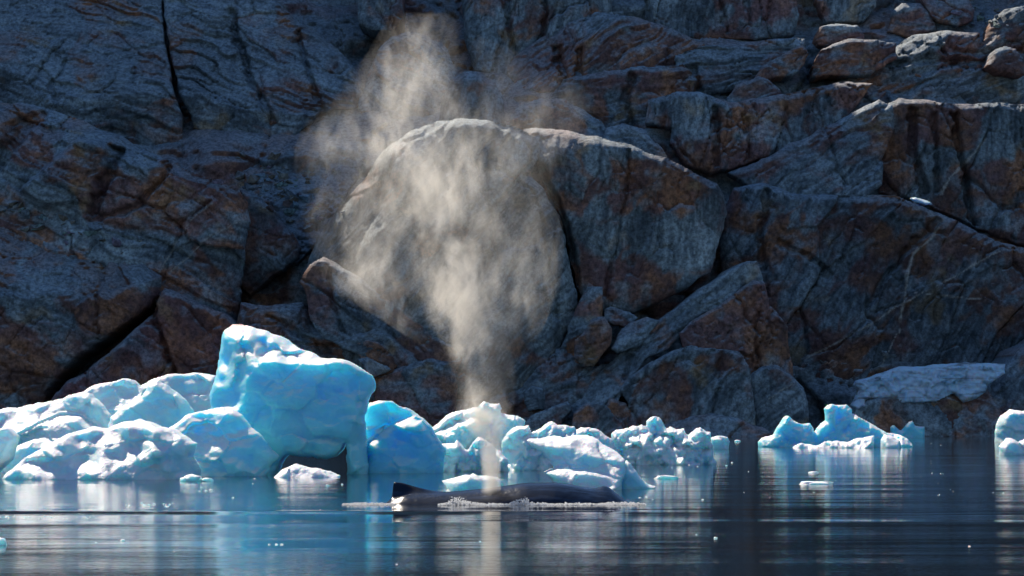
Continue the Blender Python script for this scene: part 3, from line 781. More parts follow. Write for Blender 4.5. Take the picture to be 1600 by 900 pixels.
rock('boulder', 'dark jumbled rock under the mist right of the column foot', 'boulder', 341,
     [([(690, 700), (700, 610), (730, 585), (780, 580), (815, 575), (830, 570), (860, 548), (885, 535), (905, 565), (930, 575), (960, 565), (970, 590), (930, 620), (880, 660), (860, 700)], [(860, 620, 0, 22, -6), (900, 600, 0, 16, 20)])],
     ang=30, amp=(0.6, 0.35, 0.1, 0.2), rust=0.4, R=1.0, cs=0.6)
rock('boulder', 'pale rounded stone at the mist column foot behind the ice', 'boulder', 339,
     [([(818, 630), (820, 612), (832, 602), (848, 606), (854, 620), (850, 640), (826, 642)], [(836, 620, 0, 16, 0)])],
     ang=20, amp=(0.08, 0.06, 0.03, 0.08), rust=0.0, R=0.6, thick=3)
rock('rock_slab', 'flat pale-topped shore slab just above the white ice', 'rock slab', 336,
     [([(812, 668), (830, 648), (865, 634), (888, 628), (894, 640), (880, 656), (870, 690), (810, 690)], [(850, 645, 0, 44, -10), (850, 660, 0, 8, 0)])],
     ang=18, amp=(0.12, 0.08, 0.06, 0.08), rust=0.15, R=0.4, thick=4)
rock('boulder', 'brown wedge-shaped shore boulder with pale top, right of the flat shore slab', 'boulder', 335,
     [([(892, 660), (896, 646), (915, 630), (935, 626), (952, 640), (972, 660), (980, 690), (890, 690)], [(930, 660, 0, 10, 4), (915, 640, 0.1, 46, -20)])],
     ang=30, amp=(0.15, 0.1, 0.05, 0.1), rust=0.45, R=0.5, thick=4)
rock('boulder', 'narrow dark shore stone between wedge boulder and banded block', 'boulder', 337,
     [([(940, 640), (955, 622), (978, 628), (1000, 660), (1010, 690), (950, 690)], [(975, 660, 0, 14, 0)])],
     ang=30, amp=(0.15, 0.1, 0.05, 0.1), rust=0.3, R=0.6, thick=4)

rock('scree_slope', 'gully of fine dark rubble left of the middle boulder', 'scree', 370,
     [([(372, 262), (410, 244), (470, 236), (540, 232), (560, 270), (530, 330), (500, 380), (470, 420), (430, 400), (390, 320)], [(460, 310, 0, 40, 0)])],
     ang=-10, amp=(0.3, 0.35, 0.1, 0.4), rust=0.15, tint=(0.7, 0.72, 0.75), R=0.8, cs=0.5)

# ---- loose stones lying on the slopes
def stone_mesh(seed):
    r = np.random.RandomState(seed)
    import bmesh
    bm = bmesh.new()
    for _ in range(14):
        v = r.normal(size=3); v /= np.linalg.norm(v); v *= r.uniform(0.75, 1.0)
        bm.verts.new((v[0] * 0.62, v[1] * 0.5, v[2] * 0.34))
    bmesh.ops.convex_hull(bm, input=bm.verts)
    loose = [v for v in bm.verts if not v.link_faces]
    bmesh.ops.delete(bm, geom=loose, context='VERTS')
    me = bpy.data.meshes.new('loose_stone'); bm.to_mesh(me); bm.free()
    at = me.attributes.new('rock_colour', 'FLOAT_COLOR', 'POINT')
    c = (0.22, 0.235, 0.25) if r.rand() < 0.6 else (0.20, 0.13, 0.10)
    c = [k * r.uniform(0.7, 1.4) for k in c]
    for d in at.data: d.color = (*c, 1)
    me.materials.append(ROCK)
    return me
stones = [stone_mesh(i) for i in range(10)]
_v = np.concatenate([v for v, f in ROCKS]); _o = np.cumsum([0] + [len(v) for v, f in ROCKS[:-1]])
_f = np.concatenate([f + o for (v, f), o in zip(ROCKS, _o)])
TREE = BVHTree.FromPolygons(_v.tolist(), _f.tolist())
sr = random.Random(8)
def scatter(n, region, label, group, s0, s1):
    k = 0
    while k < n:
        (ax, ay), (bx, by), w = region
        f = sr.random(); px = ax + (bx - ax) * f + sr.gauss(0, w); py = ay + (by - ay) * f + sr.gauss(0, w * 0.6)
        d = Vector((px - 800, FPX, HOR - py)).normalized()
        hit, nor, _, _ = TREE.ray_cast(Vector((0, 0, HC)), d)
        k += 1
        if hit is None or nor.z < 0.3: continue
        o = bpy.data.objects.new('loose_stone', sr.choice(stones))
        sc_ = s0 * (s1 / s0) ** (sr.random() ** 1.8)
        o.location = hit + Vector((0, 0, 0.08 * sc_)); o.scale = (sc_,) * 3
        o.rotation_euler = (sr.uniform(-.6, .6), sr.uniform(-.6, .6), sr.uniform(0, 6.28))
        S.collection.objects.link(o)
        tag(o, label, 'stone', group, 'thing')
scatter(110, ((10, 318), (190, 388), 20), 'loose grey stone on the rubble-strewn slope at the left edge', 'loose stones on the left slope', 0.5, 2.2)
scatter(120, ((400, 262), (500, 350), 24), 'loose dark stone in the rubble gully left of the middle boulder', 'loose stones in the rubble gully', 0.5, 2.4)
scatter(40, ((1490, 20), (1560, 40), 14), 'loose stone on the sunlit ledge near the top right corner', 'loose stones on the sunlit ledge', 0.5, 1.6)

# ------------------------------------------------------------------ icebergs
_is = [7000]
def ice(name, label, cat, Y0, lobes, mat=None, R=0.2, k=1.3, B=2.0, cell=None, oamp=0.13, ofreq=1.5, warp=0.5, scallop=0.025, rough=0.04, ridge=0.13, facet=0.34, jag=0.0, group=None, osm=0, ksm=0.06, lump=0.0):
    _is[0] += 53
    sd = _is[0]
    mat = mat or ICE_WHITE
    cell = cell or Y0 / FPX * 1.9
    def disp(X, Z, D):
        t = rough * 1.5 * fbm(X / 1.1, Z / 1.1, sd + 1, 4)
        if scallop:
            f1, f2, *_ = voronoi(X / 0.75 + 0.4 * fbm(X, Z, sd + 2, 2), Z / 0.6, sd + 3)
            t = t + scallop * (f1 * f1 * 1.6 - 0.5)
        if facet:
            wf = 0.35 * fbm(X / 1.7, Z / 1.7, sd + 41, 2)
            f1, f2, cx, cy, lx, ly = voronoi((X + 0.5 * Z) / 1.9 + wf, (Z - 0.2 * X) / 1.25 + wf, sd + 42, 1.0)
            t = t + facet * (0.7 * (rnd(cx, cy, sd + 43) - 0.5) + 1.7 * (rnd(cx, cy, sd + 44) - 0.5) * lx + 1.9 * (rnd(cx, cy, sd + 45) - 0.65) * ly)
        if jag:
            wq = 0.6 * fbm(X * 1.1, Z * 1.1, sd + 5, 2)
            f1, f2, cx, cy, lx, ly = voronoi(X / 0.85 + wq, Z / 0.95 + wq, sd + 6)
            t = t + jag * (1.3 * (rnd(cx, cy, sd + 7) - 0.5) + 1.8 * (rnd(cx, cy, sd + 17) - 0.5) * lx + 1.6 * (rnd(cx, cy, sd + 18) - 0.6) * ly)
            f1, f2, cx, cy, lx, ly = voronoi(X / 0.36 + 3 + wq, Z / 0.40, sd + 8)
            t = t + jag * 0.4 * (1.1 * (rnd(cx, cy, sd + 9) - 0.5) + 1.8 * (rnd(cx, cy, sd + 19) - 0.5) * lx + 1.6 * (rnd(cx, cy, sd + 21) - 0.6) * ly)
            t = t + jag * 0.5 * (1 - 2 * np.abs(fbm(X / 0.55, Z / 0.7, sd + 22, 3)))
        if ridge:
            r1 = 1 - 2 * np.abs(fbm(X / 1.9 + 0.3 * Z, Z / 1.2, sd + 31, 2)); r2 = 1 - 2 * np.abs(fbm(X / 0.7 - 0.2 * Z, Z / 0.5, sd + 33, 2))
            r3 = 1 - 2 * np.abs(fbm(X / 0.33 + 5, Z / 0.26, sd + 35, 3))
            t = t + ridge * (r1 - 0.4) + ridge * 0.34 * r2 * sstep(-0.2, 0.5, r1) + ridge * 0.16 * r3
        if lump:
            t = t + lump * fbm(X / 2.2, Z / 1.6, sd + 11, 2)
        return t * sstep(0.0, 0.35, D + 0.08)
    def back(X, Z, D):
        e = np.clip(1 - D / max(R, 0.3), 0, 1)
        return Y0 + B - R * (1 - np.sqrt(np.clip(1 - e * e, 0, 1))) + 0.25 * fbm(X, Z, sd + 20, 3)
    L = [dict(poly=p, planes=pl, **(ex[0] if ex else {})) for p, pl, *ex in lobes]
    V, F, _ = relief(L, Y0, cell, sd, oamp, ofreq, R, k, warp, 0.45, ksm, disp, back, 0, osm, minz=-0.7, hard=True)
    o = mesh_obj(name, V, F, mat)
    tag(o, label, cat, group, 'thing')
    return o

GI = 'icebergs drifting in the fjord'
# ---- left cluster
ice('iceberg', 'tallest iceberg, glowing deep blue, with an arch at its waterline', 'iceberg', 148,
    [([(345, 516), (352, 505), (362, 502), (389, 509), (420, 518), (443, 527), (456, 538), (478, 548), (506, 562), (537, 560), (552, 569), (576, 583), (585, 597), (581, 612), (570, 632), (567, 655), (571, 690), (574, 765),
       (543, 765), (544, 704), (542, 688), (534, 704), (518, 718), (498, 715), (467, 713), (448, 708), (440, 720), (430, 742), (424, 765), (300, 765), (328, 690), (326, 640), (324, 612), (333, 593), (337, 558), (341, 531)],
      [(480, 640, 1.5, 5, 5), (390, 600, 1.45, 26, -56), (450, 558, 1.45, 53, 4), (450, 566, 1.62, 66, 2), (572, 620, 0.8, 4, 48), (470, 690, 1.6, -14, 0)], dict(osm=1))],
    ICE_BLUE, B=2.4, group=GI, R=0.22, k=1.5, scallop=0.02, lump=0.30, ridge=0.14, warp=0.9, ksm=0.05)
ice('iceberg', 'smooth blue berg with a sunlit lobe right of the tallest iceberg', 'iceberg', 151,
    [([(566, 660), (570, 640), (576, 630), (590, 626), (612, 628), (635, 637), (656, 650), (672, 664), (684, 684), (696, 700), (690, 765), (545, 765), (550, 700)],
      [(620, 680, 0.3, 14, 4), (600, 640, 0.2, 40, 0), (670, 690, 0.2, 20, 34)]),
     ([(578, 692), (598, 676), (600, 668), (622, 655), (640, 648), (658, 655), (672, 672), (690, 700), (680, 765), (570, 765)],
      [(625, 700, 1.3, 20, 0), (630, 668, 1.0, 54, -10), (665, 700, 1.0, 20, 34)], dict(R=0.4))],
    ICE_BLUE, B=0.9, group=GI, lump=0.25, ridge=0.14)
ice('iceberg', 'broad snowy shoulder sloping right in front of the tallest iceberg', 'iceberg', 144,
    [([(250, 690), (262, 672), (288, 650), (318, 640), (345, 636), (362, 640), (376, 648), (392, 668), (414, 690), (434, 712), (420, 730), (400, 765), (240, 765)],
      [(330, 690, 0.6, 34, 12), (300, 660, 0.9, 50, -24), (390, 700, 0.5, 14, 40)])],
    ICE_BLUE, B=1.0, group=GI, lump=0.35, ridge=0.16)
ice('iceberg', 'long low snow-crusted berg nearest at the left', 'iceberg', 138,
    [([(8, 768), (10, 746), (24, 730), (40, 716), (78, 692), (100, 681), (117, 673), (140, 667), (163, 669), (190, 661), (214, 656), (241, 663), (268, 671), (288, 686), (303, 694), (296, 713), (308, 734), (306, 768)],
      [(150, 715, 1.2, 52, -14), (230, 720, 1.7, 16, 2), (285, 710, 1.2, 20, 40), (80, 725, 1.5, 34, -20)]),
     ([(222, 712), (246, 698), (268, 700), (262, 712), (240, 722), (228, 722)], [(245, 710, 2.0, 58, 0)], dict(R=0.2))],
    ICE_WHITE, B=2.2, group=GI, lump=0.6, warp=0.9, ridge=0.16, facet=0.24)
ice('iceberg', 'snowy mound at the left edge behind the nearest low berg', 'iceberg', 152,
    [([(-40, 765), (-40, 648), (0, 639), (39, 632), (78, 626), (110, 616), (126, 611), (138, 617), (156, 636), (172, 663), (185, 690), (190, 765)],
      [(80, 660, 0.4, 48, -6), (90, 685, 0.8, 20, 0), (150, 670, 0.3, 36, 30)]),
     ([(30, 680), (60, 662), (95, 645), (130, 650), (160, 672), (170, 700), (60, 720)], [(100, 685, 1.2, 14, 0), (100, 655, 1.0, 56, 0)], dict(R=0.5))],
    ICE_WHITE, B=2.2, group=GI, lump=0.6, warp=0.9, facet=0.24)
ice('iceberg', 'rounded pale berg behind the snowy left mound', 'iceberg', 158,
    [([(128, 615), (138, 604), (158, 597), (191, 592), (207, 594), (224, 608), (230, 640), (228, 765), (120, 765)], [(175, 625, 0, 30, 0), (180, 600, 0.1, 56, 0)])],
    ICE_WHITE, B=1.6, group=GI, lump=0.4)
ice('iceberg', 'pale triangular ice wedge with smooth bluish face between white mounds', 'iceberg', 149,
    [([(168, 680), (171, 652), (187, 637), (218, 619), (229, 602), (243, 593), (261, 604), (288, 624), (300, 640), (304, 765), (165, 765)], [(230, 640, 0, 14, -6), (280, 640, 0, 26, 36)], dict(osm=0))],
    ICE_WHITE, B=1.2, group=GI, R=0.3, scallop=0.03, lump=0.15)
ice('iceberg', 'flat-topped white berg tucked behind the tallest iceberg', 'iceberg', 161,
    [([(215, 605), (240, 592), (266, 584), (311, 582), (334, 586), (345, 620), (350, 765), (215, 765)], [(285, 610, 0, 30, 6), (290, 590, 0.1, 58, 0)])],
    ICE_WHITE, B=2.0, group=GI, lump=0.4)
ice('iceberg', 'small upright ice hump cut by the left edge', 'iceberg', 141,
    [([(-40, 765), (-40, 676), (-10, 670), (14, 670), (25, 682), (22, 700), (14, 720), (-4, 735), (-6, 765)], [(0, 700, 0.8, 12, 20), (0, 680, 0.8, 40, 0)])],
    ICE_WHITE, B=1.2, group=GI)
ice('iceberg', 'low scoured snow shelf between the edge hump and the nearest berg', 'iceberg', 144,
    [([(-30, 765), (-10, 730), (16, 702), (40, 688), (62, 684), (84, 694), (110, 765)], [(40, 715, 0.2, 54, 0), (40, 735, 0.2, 30, 0)])],
    ICE_WHITE, B=1.6, group=GI, lump=0.5)
ice('ice_floe', 'white snowy floe lying before the arch of the tallest iceberg', 'ice floe', 141.5,
    [([(422, 770), (428, 746), (440, 736), (452, 727), (462, 725), (478, 729), (492, 731), (510, 735), (532, 742), (532, 770)], [(475, 735, 0.8, 46, 0)])],
    ICE_WHITE, B=0.7, group=GI, R=0.25, lump=0.25)
# ---- middle cluster
ice('iceberg', 'white rough-backed berg under the lowest mist, topped by a small block', 'iceberg', 161,
    [([(671, 765), (672, 670), (686, 658), (702, 647), (734, 637), (760, 639), (783, 645), (803, 649), (820, 656), (818, 668), (830, 674), (828, 765)], [(745, 680, 0, 16, 0), (745, 652, 0.2, 50, 0), (690, 680, 0, 14, -36)]),
     ([(744, 645), (747, 634), (755, 628), (781, 630), (784, 638), (780, 648), (750, 650)], [(765, 640, 0.5, 20, 0)], dict(R=0.2)),
     ([(683, 679), (705, 668), (746, 653), (750, 668), (742, 686), (730, 705), (716, 702), (694, 696)], [(720, 685, 1.0, 6, 8), (715, 668, 0.9, 52, -6)], dict(R=0.2, osm=0))],
    ICE_WHITE, B=1.6, group=GI, jag=0.36, R=0.25)
ice('iceberg', 'low jagged white ice at the front left of the middle cluster', 'iceberg', 154,
    [([(658, 765), (661, 733), (668, 716), (673, 700), (688, 695), (709, 692), (713, 686), (718, 690), (731, 705), (738, 692), (748, 682), (762, 690), (782, 705), (792, 716), (794, 765)],
      [(700, 715, 0.4, 14, -8), (760, 715, 0.4, 12, 6)])],
    ICE_WHITE, B=1.0, group=GI, jag=0.42, R=0.18, osm=0, oamp=0.16, ofreq=2.2)
ice('iceberg', 'knobbly grey-white ice between the mist and the smooth foreground wedge', 'iceberg', 157,
    [([(782, 765), (784, 690), (800, 668), (818, 665), (826, 663), (829, 670), (820, 680), (838, 672), (850, 664), (858, 660), (862, 659), (870, 664), (886, 664), (899, 667), (902, 680), (905, 765)],
      [(840, 700, 0.3, 12, 0), (850, 672, 0.5, 44, 0), (800, 700, 0.3, 10, -30)])],
    ICE_WHITE, B=1.4, group=GI, jag=0.48, R=0.2, osm=0, oamp=0.16, ofreq=2.2)
ice('iceberg', 'rounded white berg behind the foreground wedge', 'iceberg', 163,
    [([(886, 765), (888, 680), (895, 672), (909, 668), (921, 667), (940, 673), (958, 685), (962, 700), (964, 765)], [(925, 700, 0, 16, 0), (920, 676, 0.2, 46, 0)])],
    ICE_WHITE, B=1.2, group=GI, jag=0.34)
ice('iceberg', 'smooth curling ice wedge nearest the whale with a thin fin at its right', 'iceberg', 121,
    [([(822, 690), (832, 685), (860, 682), (888, 684), (904, 679), (921, 680), (940, 690), (957, 703), (972, 711), (978, 719), (975, 732), (966, 775), (866, 775), (865, 750), (850, 738), (856, 734), (878, 731), (863, 728), (856, 718), (841, 704), (829, 697)],
      [(925, 715, 1.0, 60, 8), (880, 712, 0.9, 4, -22), (900, 750, 1.3, 24, -6)], dict(osm=1)),
     ([(849, 737), (858, 733), (878, 730), (900, 728), (940, 735), (970, 745), (968, 780), (865, 780), (865, 750)], [(900, 745, 1.5, 20, -8), (920, 738, 1.5, 56, 0)], dict(R=0.25)),
     ([(968, 780), (972, 750), (975, 725), (979, 717), (986, 724), (996, 740), (1008, 753), (1024, 760), (1015, 780)], [(985, 750, 0.6, 10, 10)], dict(R=0.2, osm=0))],
    ICE_WHITE, B=1.0, group=GI, R=0.3, scallop=0.07, rough=0.07, lump=0.2)
ice('iceberg', 'jagged white ice with many melted knobs right of the middle cluster', 'iceberg', 172,
    [([(955, 765), (958, 695), (957, 679), (962, 672), (984, 668), (1003, 664), (1009, 667), (1012, 656), (1020, 652), (1032, 653), (1040, 667), (1043, 671), (1049, 665), (1059, 671), (1068, 670), (1077, 681), (1084, 674), (1096, 668), (1103, 673), (1110, 675), (1113, 695), (1115, 710), (1121, 722), (1118, 765)],
      [(1040, 700, 0, 10, 0), (1030, 672, 0.3, 36, 0), (975, 690, 0, 10, -30)]),
     ([(978, 765), (976, 700), (990, 685), (1008, 680), (1018, 690), (1030, 678), (1046, 684), (1050, 700), (1070, 690), (1085, 695), (1090, 765)], [(1030, 700, 1.0, 12, 0)], dict(R=0.3))],
    ICE_WHITE, B=1.2, group=GI, jag=0.58, R=0.2, osm=0, oamp=0.18, ofreq=2.2)
ice('iceberg', 'small box-shaped ice block right of the jagged knobs', 'iceberg', 236,
    [([(1112, 715), (1111, 684), (1122, 681), (1138, 683), (1141, 690), (1139, 715)], [(1126, 695, 0, 8, 0), (1126, 685, 0.1, 40, 0)])],
    ICE_WHITE, B=1.0, group=GI, R=0.25)
# ---- right group
ice('iceberg', 'right-hand berg with a sharp left peak and a hollow blue dome', 'iceberg', 250,
    [([(1186, 715), (1187, 690), (1192, 684), (1209, 679), (1219, 663), (1226, 652), (1233, 648), (1240, 657), (1251, 663), (1266, 661), (1272, 671), (1276, 690), (1276, 715)], [(1235, 680, 0.6, 10, -10), (1255, 685, 0.6, 10, 20)], dict(osm=0)),
     ([(1266, 715), (1270, 680), (1284, 662), (1292, 657), (1290, 642), (1289, 638), (1294, 633), (1302, 631), (1325, 633), (1333, 638), (1332, 646), (1352, 656), (1369, 665), (1388, 676), (1402, 678), (1418, 685), (1426, 693), (1424, 715)],
      [(1320, 675, 0.2, 10, 0), (1370, 680, 0.2, 30, 24), (1310, 645, 0.3, 40, 0)], dict(osm=0)),
     ([(1400, 715), (1398, 690), (1408, 680), (1418, 686), (1426, 695), (1424, 715)], [(1410, 690, 1.0, 40, 0)])],
    ICE_BLUE, B=1.6, group=GI, R=0.35, jag=0.28, lump=0.3)
ice('ice_floe', 'low white ribbed floe in front of the right-hand berg', 'ice floe', 243,
    [([(1233, 715), (1235, 703), (1240, 697), (1253, 693), (1275, 696), (1295, 689), (1308, 689), (1325, 691), (1336, 686), (1358, 682), (1366, 681), (1365, 695), (1364, 715)], [(1300, 698, 0.5, 40, 0), (1350, 692, 0.8, 30, 0)])],
    ICE_WHITE, B=0.8, group=GI, R=0.25, jag=0.4, osm=0)
ice('ice_floe', 'small round white ice lump at the right end of that berg', 'ice floe', 244,
    [([(1379, 715), (1377, 688), (1383, 680), (1394, 681), (1406, 688), (1408, 715)], [(1390, 692, 0.8, 24, 0)])],
    ICE_WHITE, B=0.8, group=GI, R=0.4)
ice('iceberg', 'small shaded blue ice tooth near the right shore', 'iceberg', 326,
    [([(1391, 700), (1393, 668), (1397, 664), (1405, 671), (1409, 672), (1421, 659), (1428, 656), (1431, 666), (1445, 667), (1446, 682), (1444, 700)], [(1420, 675, 0, 6, 0)])],
    ICE_BLUE, B=1.2, group=GI, R=0.4, osm=0)
ice('iceberg', 'white berg with blue grooved side cut by the right edge', 'iceberg', 284,
    [([(1558, 705), (1559, 664), (1567, 650), (1581, 640), (1600, 642), (1640, 646), (1650, 705)], [(1590, 670, 0.4, 8, 0), (1590, 650, 0.6, 48, 0), (1565, 675, 0.2, 8, -40)])],
    ICE_WHITE, B=2.0, group=GI, R=0.5, jag=0.15)
ice('iceberg', 'small rounded white berg floating in front of the right-edge berg', 'iceberg', 207,
    [([(1562, 725), (1561, 697), (1573, 684), (1579, 683), (1592, 690), (1598, 702), (1598, 725)], [(1578, 700, 0.4, 20, 0)]),
     ([(1590, 725), (1592, 690), (1610, 684), (1630, 690), (1632, 725)], [(1610, 700, 0, 20, 0)])],
    ICE_WHITE, B=0.8, group=GI, R=0.35)
# ---- stranded snow on the shore rocks, and a far scrap
ice('snow_block', 'dirty blue-white block of snow stranded on the right shore rocks', 'snow block', 339,
    [([(1331, 634), (1338, 622), (1342, 610), (1335, 602), (1340, 594), (1362, 588), (1386, 580), (1410, 572), (1440, 573), (1462, 569), (1510, 566), (1572, 568), (1573, 584), (1545, 601), (1542, 612), (1520, 626), (1505, 629), (1490, 615), (1460, 628), (1410, 631), (1390, 622), (1352, 624), (1352, 636), (1338, 641)],
      [(1450, 600, 0.5, 12, 2), (1450, 575, 0.4, 40, 0), (1530, 600, 0.5, -8, 16)])],
    ICE_DIRTY, B=3.0, R=0.7, jag=0.35, osm=0, lump=0.6)
ice('snow_patch', 'scrap of white snow on the ledge high on the right wall', 'snow patch', 358,
    [([(1421, 309), (1432, 308), (1450, 313), (1456, 318), (1446, 321), (1430, 316)], [(1438, 314, 0.3, 40, 0)])],
    ICE_DIRTY, B=1.0, R=0.2, lump=0.1)

# ---- small floes and loose ice
def lump_mesh(name, rx, ry, rz, seed, rough=0.3, seg=14, rings=8):
    r = np.random.RandomState(seed)
    V = []; F = []
    for i in range(rings + 1):
        th = math.pi * i / rings
        for j in range(seg):
            ph = 2 * math.pi * j / seg
            d = np.array((math.sin(th) * math.cos(ph), math.sin(th) * math.sin(ph), math.cos(th)))
            V.append(d)
    V = np.array(V)
    m = 1 + rough * (fbm(V[:, 0] * 1.7 + seed, V[:, 1] * 1.7 + V[:, 2] * 2.3, seed, 3) * 1.6)
    V = V * m[:, None]
    V[:, 2] = np.where(V[:, 2] > 0.55, 0.55 + (V[:, 2] - 0.55) * 0.45, V[:, 2])
    V *= np.array((rx, ry, rz))
    for i in range(rings):
        for j in range(seg):
            F.append((i * seg + j, (i + 1) * seg + j, (i + 1) * seg + (j + 1) % seg, i * seg + (j + 1) % seg))
    me = bpy.data.meshes.new(name)
    me.from_pydata([tuple(v) for v in V], [], F); me.update()
    for p in me.polygons: p.use_smooth = True
    me.materials.append(ICE_WHITE)
    return me

def place(name, me, px, py, label, cat, group=None, s=1.0, rz=0.0, dz=0.0, kind='thing'):
    Y = water_depth(py)
    o = bpy.data.objects.new(name, me)
    o.location = (WX(px, Y), Y, dz); o.scale = (s, s, s); o.rotation_euler = (0, 0, rz)
    S.collection.objects.link(o)
    tag(o, label, cat, group, kind)
    return o

def sz(py, npx): return npx * water_depth(py) / FPX
for px, py, wpx, hpx, lab in (
    (1274, 757, 54, 8, 'flat white floe alone on dark water below the right-hand berg'),
    (1272, 739, 16, 4, 'tiny flat floe between the right-hand berg and its lone floe'),
    (1041, 748, 38, 8, 'flat white floe right of the curling ice wedge'),
    (300, 752, 38, 16, 'small pointed ice lump before the right end of the nearest low berg'),
    (325, 752, 18, 9, 'smaller ice scrap right beside the pointed ice lump'),
    (2, 852, 18, 18, 'small ice piece cut by the left edge in the foreground water'),
    (1152, 690, 10, 4, 'bright speck of floating ice right of the small box-shaped block'),
    (1562, 689, 12, 6, 'little shaded ice scrap at the shore left of the right-edge berg'),
    (744, 770, 88, 46, 'smooth white ice hump just behind the whale below the mist')):
    w = sz(py, wpx); h = sz(py, hpx)
    place('ice_floe', lump_mesh('ice_floe', w / 2, w * 0.4, h * 0.8, int(px) + 3, 0.45), px, py, lab, 'ice floe', 'small floes')
rr = random.Random(4)
bits = [lump_mesh('ice_fragment', 0.10, 0.09, 0.07, 900 + i, 0.5, 8, 5) for i in range(5)]
def frag(px, py, s):
    if py > 800 and px < 160: lab, grp = 'tiny ice fragment in the glittering line at the left edge', 'ice fragments in the line at the left edge'
    elif px < 300 and py > 780: lab, grp = 'tiny ice fragment in the short bright row before the nearest low berg', 'ice fragments in the short row'
    elif px < 720 and py < 780: lab, grp = 'tiny ice fragment floating close before the left and blue bergs', 'ice fragments before the left bergs'
    elif px >= 1120: lab, grp = 'tiny ice fragment on the dark open water at the right', 'ice fragments on the dark open water'
    elif px >= 980: lab, grp = 'tiny ice fragment floating right of the whale below the jagged knobs', 'ice fragments right of the whale'
    else: lab, grp = 'tiny ice fragment in the foreground water nearer than the whale', 'ice fragments in the foreground water'
    place('ice_fragment', rr.choice(bits), px, py, lab, 'ice fragment', grp, s * 0.5, rr.uniform(0, 6.28))
for px, py, s in ((275, 747, 1.3), (315, 762, 1.2), (330, 766, 1.6), (322, 767, 1.3), (312, 768, 1.0), (353, 743, 1.2), (405, 743, 1.0), (398, 748, 0.8), (395, 756, 0.8), (512, 759, 1.9), (535, 757, 1.2), (364, 778, 0.9),
                  (366, 800, 1.2), (432, 851, 0.8), (421, 851, 0.7), (440, 851, 0.8), (192, 845, 1.3), (592, 733, 1.0), (604, 733, 0.8), (646, 736, 1.6), (665, 734, 1.0), (695, 735, 1.1), (1118, 841, 1.1), (1088, 836, 0.5), (1135, 728, 1.4), (1144, 723, 1.4), (1090, 729, 1.0),
                  (1070, 745, 0.6), (1050, 731, 0.9), (1062, 733, 0.8), (1000, 778, 0.8), (1010, 777, 0.9), (1020, 781, 0.7), (1098, 781, 1.0), (1470, 740, 0.7), (1515, 854, 0.7), (1400, 700, 1.3), (1455, 693, 0.8), (1470, 696, 0.8), (455, 799, 0.6), (500, 797, 0.7), (150, 848, 0.6), (272, 862, 0.5), (620, 882, 0.5), (750, 846, 0.6)):
    frag(px, py, s)
for i in range(34):
    frag(rr.uniform(0, 152), 808.5 + rr.gauss(0, 1.2), rr.uniform(0.4, 0.9))
for i in range(20):
    frag(rr.uniform(196, 272), 789 + rr.gauss(0, 1.2), rr.uniform(0.4, 1.0))
for i in range(60):
    frag(rr.uniform(1150, 1600), rr.uniform(690, 780), rr.uniform(0.2, 0.5))

